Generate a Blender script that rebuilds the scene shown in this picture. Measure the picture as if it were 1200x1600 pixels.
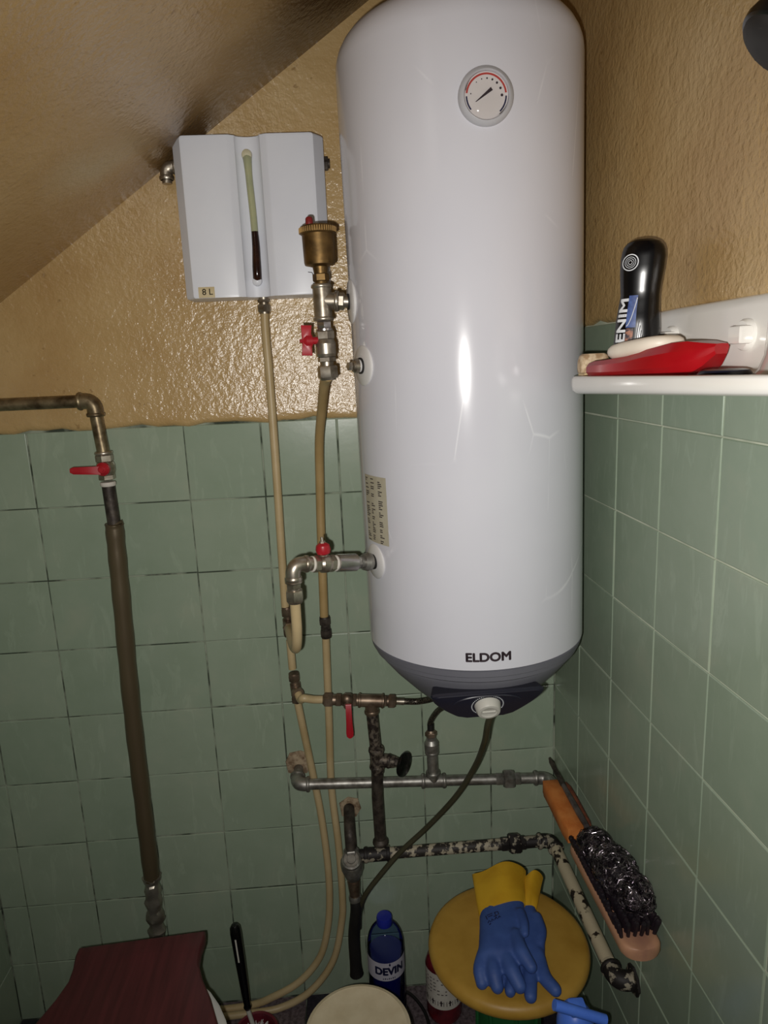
import bpy, math, random
from mathutils import Vector, Matrix

for o in list(bpy.data.objects):
    bpy.data.objects.remove(o)
SC = bpy.context.scene
C = SC.collection
R_ = random.Random(7)

# ------------------------------------------------------------------ camera, light, exposure
cam_d = bpy.data.cameras.new('camera')
cam = bpy.data.objects.new('camera', cam_d)
C.objects.link(cam)
cam.location = (0.6141, -1.3981, 1.4525)
cam.rotation_euler = (1.361493, 0.042549, -0.060432)
cam_d.sensor_fit = 'VERTICAL'
cam_d.sensor_height = 36.0
cam_d.lens = 36.0 * 1096.18 / 1600.0
cam_d.clip_start = 0.02
SC.camera = cam

wd = bpy.data.worlds.new('room_air')
SC.world = wd
wd.use_nodes = True
wd.node_tree.nodes['Background'].inputs[0].default_value = (1.0, 0.86, 0.68, 1)
wd.node_tree.nodes['Background'].inputs[1].default_value = 0.06

# the phone's flash, beside the lens
fl_d = bpy.data.lights.new('phone_flash', 'SPOT')
fl_d.energy = 34.5
fl_d.color = (1.0, 0.97, 0.93)
fl_d.spot_size = math.radians(128)
fl_d.spot_blend = 1.0
fl_d.shadow_soft_size = 0.006
fl = bpy.data.objects.new('phone_flash', fl_d)
C.objects.link(fl)
fl.location = (0.588, -1.392, 1.430)
fl.rotation_euler = (1.40, 0.0, -0.11)

SC.view_settings.view_transform = 'Standard'
SC.view_settings.look = 'None'
SC.view_settings.gamma = 1.0
SC.view_settings.use_curve_mapping = False
SC.view_settings.exposure = 0.0

# ------------------------------------------------------------------ materials
def lin(c):
    return tuple((x / 255 / 12.92) if x <= 10 else ((x / 255 + 0.055) / 1.055) ** 2.4 for x in c)

def new_mat(name):
    m = bpy.data.materials.new(name)
    m.use_nodes = True
    nt = m.node_tree
    return m, nt, nt.nodes['Principled BSDF']

def pos_node(nt, scale=(1, 1, 1), rot=(0, 0, 0)):
    g = nt.nodes.new('ShaderNodeNewGeometry')
    mp = nt.nodes.new('ShaderNodeMapping')
    mp.inputs['Scale'].default_value = scale
    mp.inputs['Rotation'].default_value = rot
    nt.links.new(g.outputs['Position'], mp.inputs['Vector'])
    return mp.outputs['Vector']

def noise(nt, vec, scale, detail=4, rough=0.55, dist=0.0):
    n = nt.nodes.new('ShaderNodeTexNoise')
    n.inputs['Scale'].default_value = scale
    n.inputs['Detail'].default_value = detail
    n.inputs['Roughness'].default_value = rough
    n.inputs['Distortion'].default_value = dist
    nt.links.new(vec, n.inputs['Vector'])
    return n.outputs['Fac']

def ramp(nt, fac, stops):
    r = nt.nodes.new('ShaderNodeValToRGB')
    e = r.color_ramp.elements
    while len(e) < len(stops):
        e.new(0.5)
    for k, (p, c) in enumerate(stops):
        e[k].position = p
        e[k].color = (*c, 1) if len(c) == 3 else c
    nt.links.new(fac, r.inputs['Fac'])
    return r.outputs['Color']

def mix(nt, fac, a, b, mode='MIX'):
    x = nt.nodes.new('ShaderNodeMix')
    x.data_type = 'RGBA'
    x.blend_type = mode
    for sock, v in ((x.inputs[0], fac), (x.inputs[6], a), (x.inputs[7], b)):
        if hasattr(v, 'links') or hasattr(v, 'is_linked'):
            nt.links.new(v, sock)
        elif isinstance(v, (int, float)):
            sock.default_value = v
        else:
            sock.default_value = (*v, 1) if len(v) == 3 else v
    return x.outputs[2]

def bump(nt, p, fac, strength, dist=0.001):
    b = nt.nodes.new('ShaderNodeBump')
    b.inputs['Strength'].default_value = strength
    b.inputs['Distance'].default_value = dist
    nt.links.new(fac, b.inputs['Height'])
    nt.links.new(b.outputs['Normal'], p.inputs['Normal'])
    return b

def M(name, col, rough=0.5, metal=0.0, col2=None, ns=20, lo=0.35, hi=0.65, bs=None, bstr=0.3, spec=None,
      scale=(1, 1, 1), detail=4, coat=0.0, bdist=0.001):
    m, nt, p = new_mat(name)
    p.inputs['Roughness'].default_value = rough
    p.inputs['Metallic'].default_value = metal
    if spec is not None:
        p.inputs['Specular IOR Level'].default_value = spec
    if coat:
        p.inputs['Coat Weight'].default_value = coat
        p.inputs['Coat Roughness'].default_value = 0.08
    v = pos_node(nt, scale)
    a = lin(col)
    b = lin(col2) if col2 else tuple(x * 0.88 for x in a)
    nt.links.new(ramp(nt, noise(nt, v, ns, detail), [(lo, a), (hi, b)]), p.inputs['Base Color'])
    if bs:
        bump(nt, p, noise(nt, v, bs, 3), bstr, bdist)
    return m

def glassy(name, tint, gloss=0.12):
    """thin clear plastic: tinted see-through with a sharp reflection"""
    m = bpy.data.materials.new(name)
    m.use_nodes = True
    nt = m.node_tree
    nt.nodes.remove(nt.nodes['Principled BSDF'])
    out = nt.nodes['Material Output']
    t = nt.nodes.new('ShaderNodeBsdfTransparent')
    t.inputs['Color'].default_value = (*tint, 1)
    g = nt.nodes.new('ShaderNodeBsdfGlossy')
    g.inputs['Roughness'].default_value = 0.08
    f = nt.nodes.new('ShaderNodeLayerWeight')
    f.inputs['Blend'].default_value = gloss
    x = nt.nodes.new('ShaderNodeMixShader')
    nt.links.new(f.outputs['Fresnel'], x.inputs[0])
    nt.links.new(t.outputs[0], x.inputs[1])
    nt.links.new(g.outputs[0], x.inputs[2])
    nt.links.new(x.outputs[0], out.inputs['Surface'])
    return m

def tile_mat():
    m, nt, p = new_mat('green_glazed_tile')
    v = pos_node(nt)
    base = ramp(nt, noise(nt, v, 9, 6, 0.6), [(0.30, lin((146, 161, 140))), (0.55, lin((152, 166, 146))), (0.75, lin((161, 170, 150)))])
    # pale marbling streaks in the glaze, slanting
    vs = pos_node(nt, (2.2, 2.2, 0.55), (0.0, 0.42, 0.3))
    st = noise(nt, vs, 16, 5, 0.62, 0.9)
    k = ramp(nt, st, [(0.56, (0, 0, 0)), (0.66, (1, 1, 1)), (0.72, (0, 0, 0))])
    kk = mix(nt, 1.0, k, (0.20, 0.20, 0.20), 'MULTIPLY')
    c = mix(nt, kk, base, lin((186, 198, 178)))
    # each tile fired a shade differently
    oi = nt.nodes.new('ShaderNodeObjectInfo')
    rv = ramp(nt, oi.outputs['Random'], [(0.0, (0.90, 0.93, 0.92)), (1.0, (1.0, 1.0, 1.0))])
    c = mix(nt, 1.0, c, rv, 'MULTIPLY')
    nt.links.new(c, p.inputs['Base Color'])
    p.inputs['Roughness'].default_value = 0.24
    bump(nt, p, noise(nt, v, 28, 3), 0.10, 0.002)
    return m

def plaster_mat(name, soot=None):
    m, nt, p = new_mat(name)
    v = pos_node(nt)
    c = ramp(nt, noise(nt, v, 4.5, 6, 0.6), [(0.28, lin((176, 143, 93))), (0.5, lin((188, 158, 108))), (0.72, lin((200, 172, 124)))])
    sp = noise(nt, v, 60, 3)
    c = mix(nt, ramp(nt, sp, [(0.68, (0, 0, 0)), (0.74, (0.5, 0.5, 0.5))]), c, lin((120, 88, 50)))
    if soot == 'ceiling':
        # greasy soot above the little tank and above the boiler, whitish glow of light painted in as a paler patch
        def blob(cx, cy, cz, r0, r1):
            g = nt.nodes.new('ShaderNodeNewGeometry')
            d = nt.nodes.new('ShaderNodeVectorMath'); d.operation = 'DISTANCE'
            nz = nt.nodes.new('ShaderNodeTexNoise'); nz.inputs['Scale'].default_value = 5
            nt.links.new(g.outputs['Position'], nz.inputs['Vector'])
            a = nt.nodes.new('ShaderNodeVectorMath'); a.operation = 'MULTIPLY_ADD'
            nt.links.new(nz.outputs['Color'], a.inputs[0])
            a.inputs[1].default_value = (0.16, 0.16, 0.16)
            a.inputs[2].default_value = (-0.08, -0.08, -0.08)
            b = nt.nodes.new('ShaderNodeVectorMath'); b.operation = 'ADD'
            nt.links.new(g.outputs['Position'], b.inputs[0]); nt.links.new(a.outputs[0], b.inputs[1])
            nt.links.new(b.outputs[0], d.inputs[0]); d.inputs[1].default_value = (cx, cy, cz)
            mr = nt.nodes.new('ShaderNodeMapRange'); mr.interpolation_type = 'SMOOTHSTEP'
            mr.inputs['From Min'].default_value = r0; mr.inputs['From Max'].default_value = r1
            mr.inputs['To Min'].default_value = 1.0; mr.inputs['To Max'].default_value = 0.0
            nt.links.new(d.outputs['Value'], mr.inputs['Value'])
            return mr.outputs[0]
        def att(f, s):
            q = nt.nodes.new('ShaderNodeMath'); q.operation = 'MULTIPLY'
            nt.links.new(f, q.inputs[0]); q.inputs[1].default_value = s
            return q.outputs[0]
        c = mix(nt, 0.30, c, lin((150, 112, 66)))
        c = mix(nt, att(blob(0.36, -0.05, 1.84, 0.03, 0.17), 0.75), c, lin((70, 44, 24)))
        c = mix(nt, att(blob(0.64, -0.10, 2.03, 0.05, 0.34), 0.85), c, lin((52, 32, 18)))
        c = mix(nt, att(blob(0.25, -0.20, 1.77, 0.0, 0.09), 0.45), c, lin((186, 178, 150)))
    nt.links.new(c, p.inputs['Base Color'])
    p.inputs['Roughness'].default_value = 0.24
    p.inputs['Specular IOR Level'].default_value = 0.8
    n1 = noise(nt, v, 125, 3, 0.55)
    n2 = noise(nt, v, 48, 3, 0.5)
    ad = nt.nodes.new('ShaderNodeMath'); ad.operation = 'MULTIPLY_ADD'
    nt.links.new(n2, ad.inputs[0]); ad.inputs[1].default_value = 0.9
    nt.links.new(n1, ad.inputs[2])
    bump(nt, p, ad.outputs[0], 1.0, 0.0017)
    return m

MT = {}
MT['tile'] = tile_mat()
MT['grout'] = M('wall_grout', (150, 158, 140), 0.9, 0, (58, 66, 54), 13, 0.42, 0.56)
MT['grout_light'] = M('pale_grout', (205, 210, 190), 0.7, 0, (180, 188, 168), 15, 0.4, 0.6)
MT['plaster'] = plaster_mat('ochre_oil_painted_plaster')
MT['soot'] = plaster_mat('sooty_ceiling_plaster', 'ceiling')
MT['floor_a'] = M('grey_terrazzo', (112, 100, 104), 0.6, 0, (70, 58, 62), 140, 0.35, 0.65)
MT['floor_b'] = M('dark_terrazzo', (48, 42, 52), 0.55, 0, (30, 27, 36), 120, 0.35, 0.65)
MT['enamel'] = M('white_boiler_enamel', (212, 212, 219), 0.15, 0, (206, 206, 214), 3)
m_, nt_, p_ = MT['enamel'], MT['enamel'].node_tree, MT['enamel'].node_tree.nodes['Principled BSDF']
vo = nt_.nodes.new('ShaderNodeTexVoronoi'); vo.feature = 'DISTANCE_TO_EDGE'; vo.inputs['Scale'].default_value = 9
nt_.links.new(pos_node(nt_, (1.0, 1.0, .45), (.5, .3, 0)), vo.inputs['Vector'])
ln = ramp(nt_, vo.outputs['Distance'], [(0.0, (.5, .5, .5)), (0.012, (0, 0, 0))])
mk = ramp(nt_, noise(nt_, pos_node(nt_), 6, 2), [(.52, (0, 0, 0)), (.62, (1, 1, 1))])
old = p_.inputs['Base Color'].links[0].from_socket
nt_.links.new(mix(nt_, mix(nt_, 1.0, ln, mk, 'MULTIPLY'), old, lin((246, 246, 250))), p_.inputs['Base Color'])   # scuffs
MT['grey_plastic'] = M('grey_cap_plastic', (116, 116, 124), 0.5, 0, (106, 106, 114), 5)
MT['navy_plastic'] = M('dark_navy_panel_plastic', (34, 34, 46), 0.38, 0, (28, 28, 40), 6)
MT['white_plastic'] = M('white_plastic', (204, 203, 203), 0.3, 0, (220, 217, 213), 6)
MT['box_plastic'] = M('white_box_plastic', (230, 233, 240), 0.34, 0, (222, 225, 234), 5)
MT['shelf_plastic'] = M('white_shelf_plastic', (240, 238, 232), 0.17, 0, (234, 231, 224), 5, coat=0.3)
MT['ivory_plastic'] = M('ivory_knob_plastic', (206, 204, 194), 0.4, 0, (196, 193, 184), 8)
MT['black_rubber'] = M('black_rubber', (20, 18, 18), 0.6, 0, (30, 28, 26), 20)
MT['black_gloss'] = M('black_glossy_plastic', (9, 9, 11), 0.2, 0, (12, 12, 14), 20)
MT['ink'] = M('dark_printed_ink', (48, 36, 42), 0.5)
MT['navy_ink'] = M('navy_printed_ink', (22, 26, 62), 0.5)
MT['red_ink'] = M('red_printed_ink', (176, 62, 54), 0.5)
MT['white_ink'] = M('white_printed_ink', (225, 228, 232), 0.5)
MT['dial'] = M('dial_card', (214, 208, 206), 0.5)
MT['bezel'] = M('greyish_clear_bezel', (176, 176, 180), 0.25, 0, (186, 186, 190), 20)
MT['nickel'] = M('nickel_plated_brass', (186, 178, 164), 0.36, 0.9, (140, 128, 112), 60, 0.4, 0.7, 90, 0.06)
MT['chrome'] = M('chrome', (206, 202, 200), 0.22, 0.95, (176, 170, 168), 30)
MT['brass'] = M('dull_brass', (132, 104, 62), 0.46, 0.85, (92, 72, 44), 45, 0.35, 0.65, 160, 0.1)
MT['copper_brown'] = M('browned_brass', (150, 132, 114), 0.44, 0.8, (104, 86, 72), 40, 0.35, 0.65)
MT['galv'] = M('galvanised_steel', (166, 164, 158), 0.45, 0.8, (118, 114, 108), 55, 0.38, 0.66, 120, 0.15)
MT['galv_warm'] = M('dull_galvanised_steel', (150, 136, 108), 0.42, 0.8, (92, 78, 58), 40, 0.38, 0.62, 120, 0.15)
MT['dark_steel'] = M('rust_darkened_steel', (88, 80, 72), 0.55, 0.45, (52, 45, 41), 60, 0.35, 0.62, 130, 0.5)
MT['corroded'] = M('corroded_steel', (120, 110, 98), 0.58, 0.5, (52, 44, 40), 90, 0.4, 0.55, 130, 0.6)
MT['flaky'] = M('flaking_cream_paint', (178, 168, 146), 0.6, 0.0, (44, 38, 34), 62, 0.45, 0.50, 60, 0.5, detail=6)
MT['flaky_dark'] = M('mostly_bare_flaking_paint', (30, 25, 24), 0.6, 0.1, (156, 148, 130), 60, 0.56, 0.60, 60, 0.5, detail=6)
MT['flaky_light'] = M('chipped_cream_paint', (190, 178, 150), 0.55, 0.0, (40, 30, 24), 26, 0.55, 0.575, 60, 0.5, detail=6)
MT['beige_pipe'] = M('beige_plastic_pipe', (192, 172, 132), 0.42, 0, (178, 156, 114), 12)
MT['tan_pipe'] = M('yellowed_plastic_pipe', (176, 150, 104), 0.4, 0, (160, 134, 88), 12)
MT['sleeve'] = M('dull_olive_pipe_sleeve', (104, 92, 70), 0.40, 0.35, (84, 72, 54), 9, 0.3, 0.7, scale=(1, 1, .15))
MT['foil'] = M('crumpled_metal_foil', (190, 184, 172), 0.38, 0.8, (136, 128, 116), 30, 0.3, 0.7, 45, 0.6)
MT['ptfe'] = M('white_thread_tape', (214, 208, 198), 0.7)
MT['hemp'] = M('stained_filler_plaster', (168, 150, 124), 0.9, 0, (110, 88, 66), 60, 0.4, 0.6, 70, 0.6)
MT['red_paint'] = M('red_lever_coating', (176, 30, 42), 0.36, 0, (160, 24, 36), 20)
MT['dark_red'] = M('dull_red_cap_plastic', (130, 34, 34), 0.45, 0, (112, 28, 28), 20)
MT['braid'] = M('braided_steel_hose', (120, 112, 100), 0.4, 0.8, (40, 36, 34), 420, 0.42, 0.56)
MT['olive_cable'] = M('olive_cable_sheath', (66, 64, 48), 0.36, 0, (58, 55, 40), 20)
MT['maroon'] = M('maroon_wood_grain_lid', (96, 38, 44), 0.45, 0, (78, 28, 34), 90, 0.35, 0.65, scale=(1, 0.06, 1))
MT['maroon_plastic'] = M('maroon_plastic', (112, 36, 48), 0.4, 0, (98, 30, 42), 30)
MT['porcelain'] = M('white_porcelain', (206, 202, 196), 0.2, 0, (196, 190, 184), 5)
MT['cream_plastic'] = M('cream_bucket_plastic', (226, 212, 182), 0.5, 0, (214, 198, 166), 30, bs=150, bstr=0.05)
MT['blue_cap'] = M('blue_cap_plastic', (36, 48, 160), 0.4, 0, (30, 42, 148), 30)
MT['blue_pet'] = glassy('clear_blue_bottle_plastic', (0.68, 0.76, 0.90), 0.10)
MT['blue_liquid'] = M('dark_blue_liquid', (14, 16, 96), 0.25, 0, (11, 12, 76), 8)
MT['label_white'] = M('pale_paper_label', (196, 192, 204), 0.6, 0, (178, 176, 192), 20)
MT['white_label'] = M('white_paper_label', (214, 210, 200), 0.6, 0, (196, 190, 180), 30)
MT['red_liquid'] = M('dark_red_bottle', (120, 30, 40), 0.25, 0, (70, 16, 26), 20)
MT['stool_yellow'] = M('mustard_stool_plastic', (182, 144, 62), 0.46, 0, (164, 126, 48), 14, 0.35, 0.65, 140, 0.05)
MT['green_plastic'] = M('green_stool_plastic', (34, 98, 52), 0.5, 0, (26, 84, 44), 20)
MT['glove_blue'] = M('blue_rubber', (60, 88, 152), 0.6, 0, (50, 76, 138), 30, bs=260, bstr=0.15)
MT['glove_yellow'] = M('yellow_rubber', (214, 168, 38), 0.55, 0, (200, 152, 30), 20, bs=260, bstr=0.1)
MT['bright_blue'] = M('bright_blue_plastic', (88, 134, 238), 0.4, 0, (78, 122, 230), 40)
MT['orange_foam'] = M('orange_foam', (206, 128, 62), 0.85, 0, (190, 108, 44), 40, bs=260, bstr=0.5)
MT['rust_pad'] = M('rusty_brown_scouring_pad', (128, 70, 42), 0.9, 0, (96, 48, 30), 60, bs=300, bstr=0.6)
MT['brush_wood'] = M('worn_brush_wood', (196, 148, 112), 0.5, 0, (160, 116, 96), 20, 0.35, 0.65, scale=(1, .3, 1))
MT['bristle'] = M('black_bristles', (20, 14, 22), 0.55, 0, (32, 20, 28), 60)
MT['wool'] = M('steel_wool_wire', (178, 168, 174), 0.28, 0.95, (70, 62, 70), 90, 0.42, 0.58)
MT['blade'] = M('tarnished_blade_steel', (126, 118, 116), 0.45, 0.6, (84, 74, 74), 40)
MT['red_dish'] = M('glossy_red_plastic', (166, 14, 24), 0.25, 0, (152, 8, 20), 14)
MT['soap'] = M('white_soap', (232, 222, 206), 0.45, 0, (224, 212, 194), 20)
MT['tan_block'] = M('tan_pumice', (214, 192, 160), 0.85, 0, (168, 138, 104), 110, 0.4, 0.6, 200, 0.6)
MT['cream_card'] = M('cream_wrapper', (222, 194, 148), 0.6)
MT['navy_lid'] = M('dark_navy_lid', (22, 22, 38), 0.3)
MT['label_blue'] = M('blue_label_print', (74, 98, 156), 0.45, 0, (52, 70, 122), 150)
MT['skin_print'] = M('warm_label_print', (158, 106, 84), 0.5, 0, (48, 40, 48), 120, 0.45, 0.55)
MT['sticker'] = M('beige_information_sticker', (186, 180, 160), 0.5, 0, (176, 168, 146), 30)
MT['tan_label'] = M('yellowed_tape_label', (206, 190, 150), 0.5, 0, (196, 178, 136), 30)
MT['clear_tube'] = M('greenish_sight_tube', (176, 178, 140), 0.15, 0, (156, 164, 136), 18, 0.35, 0.65)
MT['brown_tube'] = M('sludge_filled_sight_tube', (38, 20, 16), 0.15, 0, (72, 40, 24), 26, 0.5, 0.8)
MT['yellowed'] = M('yellowed_plastic_stub', (212, 206, 176), 0.35)
MT['lens'] = glassy('clear_dial_lens', (0.97, 0.97, 0.97), 0.12)

# ------------------------------------------------------------------ mesh helpers
W = {}                      # world matrix of every object made here

def frame(axis, ref=None):
    z = Vector(axis).normalized()
    r = Vector(ref) if ref else (Vector((1, 0, 0)) if abs(z.x) < 0.8 else Vector((0, 1, 0)))
    x = (r - z * r.dot(z)).normalized()
    return x, z.cross(x), z

class MB:
    def __init__(s):
        s.v = []; s.f = []
    def loft(s, rings, cap0=True, cap1=True, closed=True):
        n = len(rings[0]); b = len(s.v)
        for r in rings:
            s.v += [Vector(p) for p in r]
        for i in range(len(rings) - 1):
            for k in range(n if closed else n - 1):
                a = b + i * n + k; c = b + i * n + (k + 1) % n
                s.f.append((a, c, c + n, a + n))
        if cap0: s.f.append(tuple(b + k for k in reversed(range(n))))
        if cap1: s.f.append(tuple(b + (len(rings) - 1) * n + k for k in range(n)))
        return s
    def lathe(s, prof, o, axis=(0, 0, 1), seg=24, ref=None, cap0=True, cap1=True, sx=1.0, sy=1.0):
        x, y, z = frame(axis, ref); o = Vector(o)
        rings = []
        for r, h in prof:
            r = max(r, 1e-5)
            rings.append([o + z * h + x * (r * sx * math.cos(2 * math.pi * k / seg)) + y * (r * sy * math.sin(2 * math.pi * k / seg)) for k in range(seg)])
        return s.loft(rings, cap0, cap1)
    def tube(s, pts, r, seg=12, cap=True):
        pts = [Vector(p) for p in pts]
        n = len(pts)
        rs = r if isinstance(r, (list, tuple)) else [r] * n
        t = [(pts[min(i + 1, n - 1)] - pts[max(i - 1, 0)]).normalized() for i in range(n)]
        x, y, _ = frame(t[0])
        rings = []
        for i in range(n):
            x = (x - t[i] * x.dot(t[i])).normalized(); y = t[i].cross(x)
            rings.append([pts[i] + x * (rs[i] * math.cos(2 * math.pi * k / seg)) + y * (rs[i] * math.sin(2 * math.pi * k / seg)) for k in range(seg)])
        return s.loft(rings, cap, cap)
    def box(s, c, size, bev=0.0, rot=None):
        hx, hy, hz = (q / 2 for q in size); bev = min(bev, hx * .9, hy * .9, hz * .9)
        c = Vector(c); rot = rot or Matrix.Identity(3)
        def ring(ix, iz):
            e = bev * 0.6
            return [(hx - ix, hy - iz - e), (hx - ix - e, hy - iz), (-hx + ix + e, hy - iz), (-hx + ix, hy - iz - e),
                    (-hx + ix, -hy + iz + e), (-hx + ix + e, -hy + iz), (hx - ix - e, -hy + iz), (hx - ix, -hy + iz + e)]
        rings = []
        for z, i in ((-hz, bev), (-hz + bev * .3, bev * .3), (-hz + bev, 0), (hz - bev, 0), (hz - bev * .3, bev * .3), (hz, bev)):
            rings.append([c + rot @ Vector((px, py, z)) for px, py in ring(i, i)])
        return s.loft(rings)
    def prism(s, outline, o, u, v, h, bev=0.0, both=False):
        """2D outline in the (u, v) plane at o, thickness h along u x v, outer rim chamfered"""
        u = Vector(u).normalized(); v = Vector(v); v = (v - u * v.dot(u)).normalized(); n = u.cross(v); o = Vector(o)
        cx = sum(p[0] for p in outline) / len(outline); cy = sum(p[1] for p in outline) / len(outline)
        def ins(d):
            out = []
            for px, py in outline:
                dx, dy = px - cx, py - cy; L = math.hypot(dx, dy) or 1
                out.append((px - dx / L * d, py - dy / L * d))
            return out
        levels = [(0, bev if both else 0)] + ([(bev * .3, bev * .3), (bev, 0)] if both else []) + ([(h - bev, 0), (h - bev * .3, bev * .3), (h, bev)] if bev else [(h, 0)])
        return s.loft([[o + u * a + v * b + n * z for a, b in ins(d)] for z, d in levels])
    def ball(s, c, r, seg=14, rings=8, sx=1, sy=1, sz=1, rot=None):
        c = Vector(c); rot = rot or Matrix.Identity(3)
        L = []
        for i in range(rings + 1):
            a = math.pi * i / rings
            L.append([c + rot @ Vector((max(r * math.sin(a), 1e-5) * math.cos(2 * math.pi * k / seg) * sx,
                                        max(r * math.sin(a), 1e-5) * math.sin(2 * math.pi * k / seg) * sy, -r * math.cos(a) * sz)) for k in range(seg)])
        return s.loft(L)
    def seq(s, p, d, items, ref=None):
        """screwed-together pieces along one axis: ('r'|'h', r0, r1, length)"""
        p = Vector(p); d = Vector(d).normalized()
        for kind, r0, r1, L in items:
            if kind == 'h':
                c = L * .12
                s.lathe([(r0 * .9, 0), (r0, c), (r1, L - c), (r1 * .9, L)], p, d, 6, ref)
            elif kind == 'b':          # bead rim
                s.lathe([(r0 * .93, 0), (r0, L * .25), (r1, L * .75), (r1 * .93, L)], p, d, 20)
            else:
                s.lathe([(r0, 0), (r1, L)], p, d, 20)
            p = p + d * L
        return p
    def build(s, name, mat, parent=None, local=False, sharp=38, loc=None):
        me = bpy.data.meshes.new(name)
        if parent is not None:
            wm = W[parent]; inv = Matrix.Identity(4) if local else wm.inverted()
            me_w = wm
        else:
            me_w = Matrix.Translation(loc) if loc is not None else Matrix.Identity(4); inv = me_w.inverted()
        me.from_pydata([tuple(inv @ p) for p in s.v], [], s.f)
        me.materials.append(MT[mat] if isinstance(mat, str) else mat)
        me.polygons.foreach_set('use_smooth', [True] * len(me.polygons))
        me.set_sharp_from_angle(angle=math.radians(sharp))
        me.update()
        o = bpy.data.objects.new(name, me)
        C.objects.link(o)
        if parent is not None: o.parent = parent
        else: o.matrix_world = me_w
        W[o] = me_w
        return o

def thing(name, label, cat, loc, group=None, mat=None):
    o = bpy.data.objects.new(name, None)
    o.empty_display_size = 0.05
    C.objects.link(o)
    o.matrix_world = mat if mat is not None else Matrix.Translation(loc)
    W[o] = mat if mat is not None else Matrix.Translation(loc)
    return tag(o, label, cat, group)

def tag(o, label, cat, group=None):
    o['label'] = label; o['category'] = cat
    if group: o['group'] = group
    return o

def structure(o):
    o['kind'] = 'structure'
    return o

def cr(pts, n=8):
    """smooth curve through points"""
    P = [Vector(p) for p in pts]
    P = [P[0] * 2 - P[1]] + P + [P[-1] * 2 - P[-2]]
    out = []
    for i in range(1, len(P) - 2):
        a, b, c, d = P[i - 1:i + 3]
        for k in range(n):
            t = k / n
            out.append(0.5 * ((2 * b) + (c - a) * t + (2 * a - 5 * b + 4 * c - d) * t * t + (3 * b - a - 3 * c + d) * t ** 3))
    out.append(P[-2])
    return out

def bend(a, b, c, n=8):
    a, b, c = Vector(a), Vector(b), Vector(c)
    return [a * (1 - t) ** 2 + b * 2 * t * (1 - t) + c * t * t for t in (k / n for k in range(n + 1))]

def elbow(mb, corner, d0, d1, L, r):
    """pipe elbow: arms of length L along d0 and d1 from the corner, beaded ends"""
    corner = Vector(corner); d0 = Vector(d0).normalized(); d1 = Vector(d1).normalized()
    mb.tube([corner + d0 * L] + bend(corner + d0 * L * .78, corner, corner + d1 * L * .78) + [corner + d1 * L], r, 16)
    for d in (d0, d1):
        mb.seq(corner + d * (L - .002), d, [('b', r * 1.15, r * 1.15, .007)])

def text_mesh(body, size, bold=0.0, align='CENTER', sx=1.0):
    cu = bpy.data.curves.new('lettering', 'FONT')
    cu.body = body; cu.size = 1.0; cu.align_x = align; cu.align_y = 'CENTER'
    o = bpy.data.objects.new('lettering', cu)
    C.objects.link(o)
    dg = bpy.context.evaluated_depsgraph_get()
    me = bpy.data.meshes.new_from_object(o.evaluated_get(dg))
    import bmesh
    bm = bmesh.new(); bm.from_mesh(me)
    bmesh.ops.triangulate(bm, faces=bm.faces)
    bmesh.ops.subdivide_edges(bm, edges=[e for e in bm.edges if e.calc_length() > .3], cuts=3, use_grid_fill=True)
    bmesh.ops.triangulate(bm, faces=bm.faces)
    bm.to_mesh(me); bm.free()
    vs = [(v.co.x * sx * size, v.co.y * size) for v in me.vertices]; fs = [tuple(p.vertices) for p in me.polygons]
    bpy.data.objects.remove(o); bpy.data.meshes.remove(me); bpy.data.curves.remove(cu)
    return vs, fs

def lettering(body, size, fn, mat, parent, bold=0.0, sx=1.0, name='lettering', local=False):
    vs, fs = text_mesh(body, size, 0, 'CENTER', sx)
    mb = MB()
    for k in range(9 if bold else 1):          # struck several times over, as bold type is
        dx, dy = (bold * math.cos(k * math.pi / 4), bold * math.sin(k * math.pi / 4)) if k < 8 and bold else (0, 0)
        b0 = len(mb.v); mb.v += [Vector(fn(x + dx, y + dy)) for x, y in vs]; mb.f += [tuple(i + b0 for i in f) for f in fs]
    return mb.build(name, mat, parent, local)

def curved_patch(mb, fn, u0, u1, v0, v1, nu=8, nv=2):
    b = len(mb.v)
    for j in range(nv + 1):
        for i in range(nu + 1):
            mb.v.append(Vector(fn(u0 + (u1 - u0) * i / nu, v0 + (v1 - v0) * j / nv)))
    for j in range(nv):
        for i in range(nu):
            a = b + j * (nu + 1) + i
            mb.f.append((a, a + 1, a + nu + 2, a + nu + 1))
    return mb

# ------------------------------------------------------------------ the room
ZT = 1.35                   # top of the tiling on the back wall
S = 0.15                    # tile pitch
XR, SL, XL = 1.0431, 0.02684, -0.205
WRM = Matrix.Translation((XR, 0, 0)) @ Matrix.Rotation(-math.pi / 2 + math.atan(SL), 4, 'Z')
WLM = Matrix.Translation((XL, -1.5, 0)) @ Matrix.Rotation(math.pi / 2, 4, 'Z')

def wr(d, w, z):
    """point w in front of the right wall, d along it from the corner"""
    return WRM @ Vector((d, -w, z))

def slab(name, mat, m, x0, x1, y0, y1, z0, z1):
    mb = MB()
    mb.loft([[m @ Vector(p) for p in ((x0, y0, z), (x1, y0, z), (x1, y1, z), (x0, y1, z))] for z in (z0, z1)])
    o = mb.build(name, mat)
    me = o.data; me.transform(m.inverted()); o.matrix_world = m; W[o] = m
    return structure(o)

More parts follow.
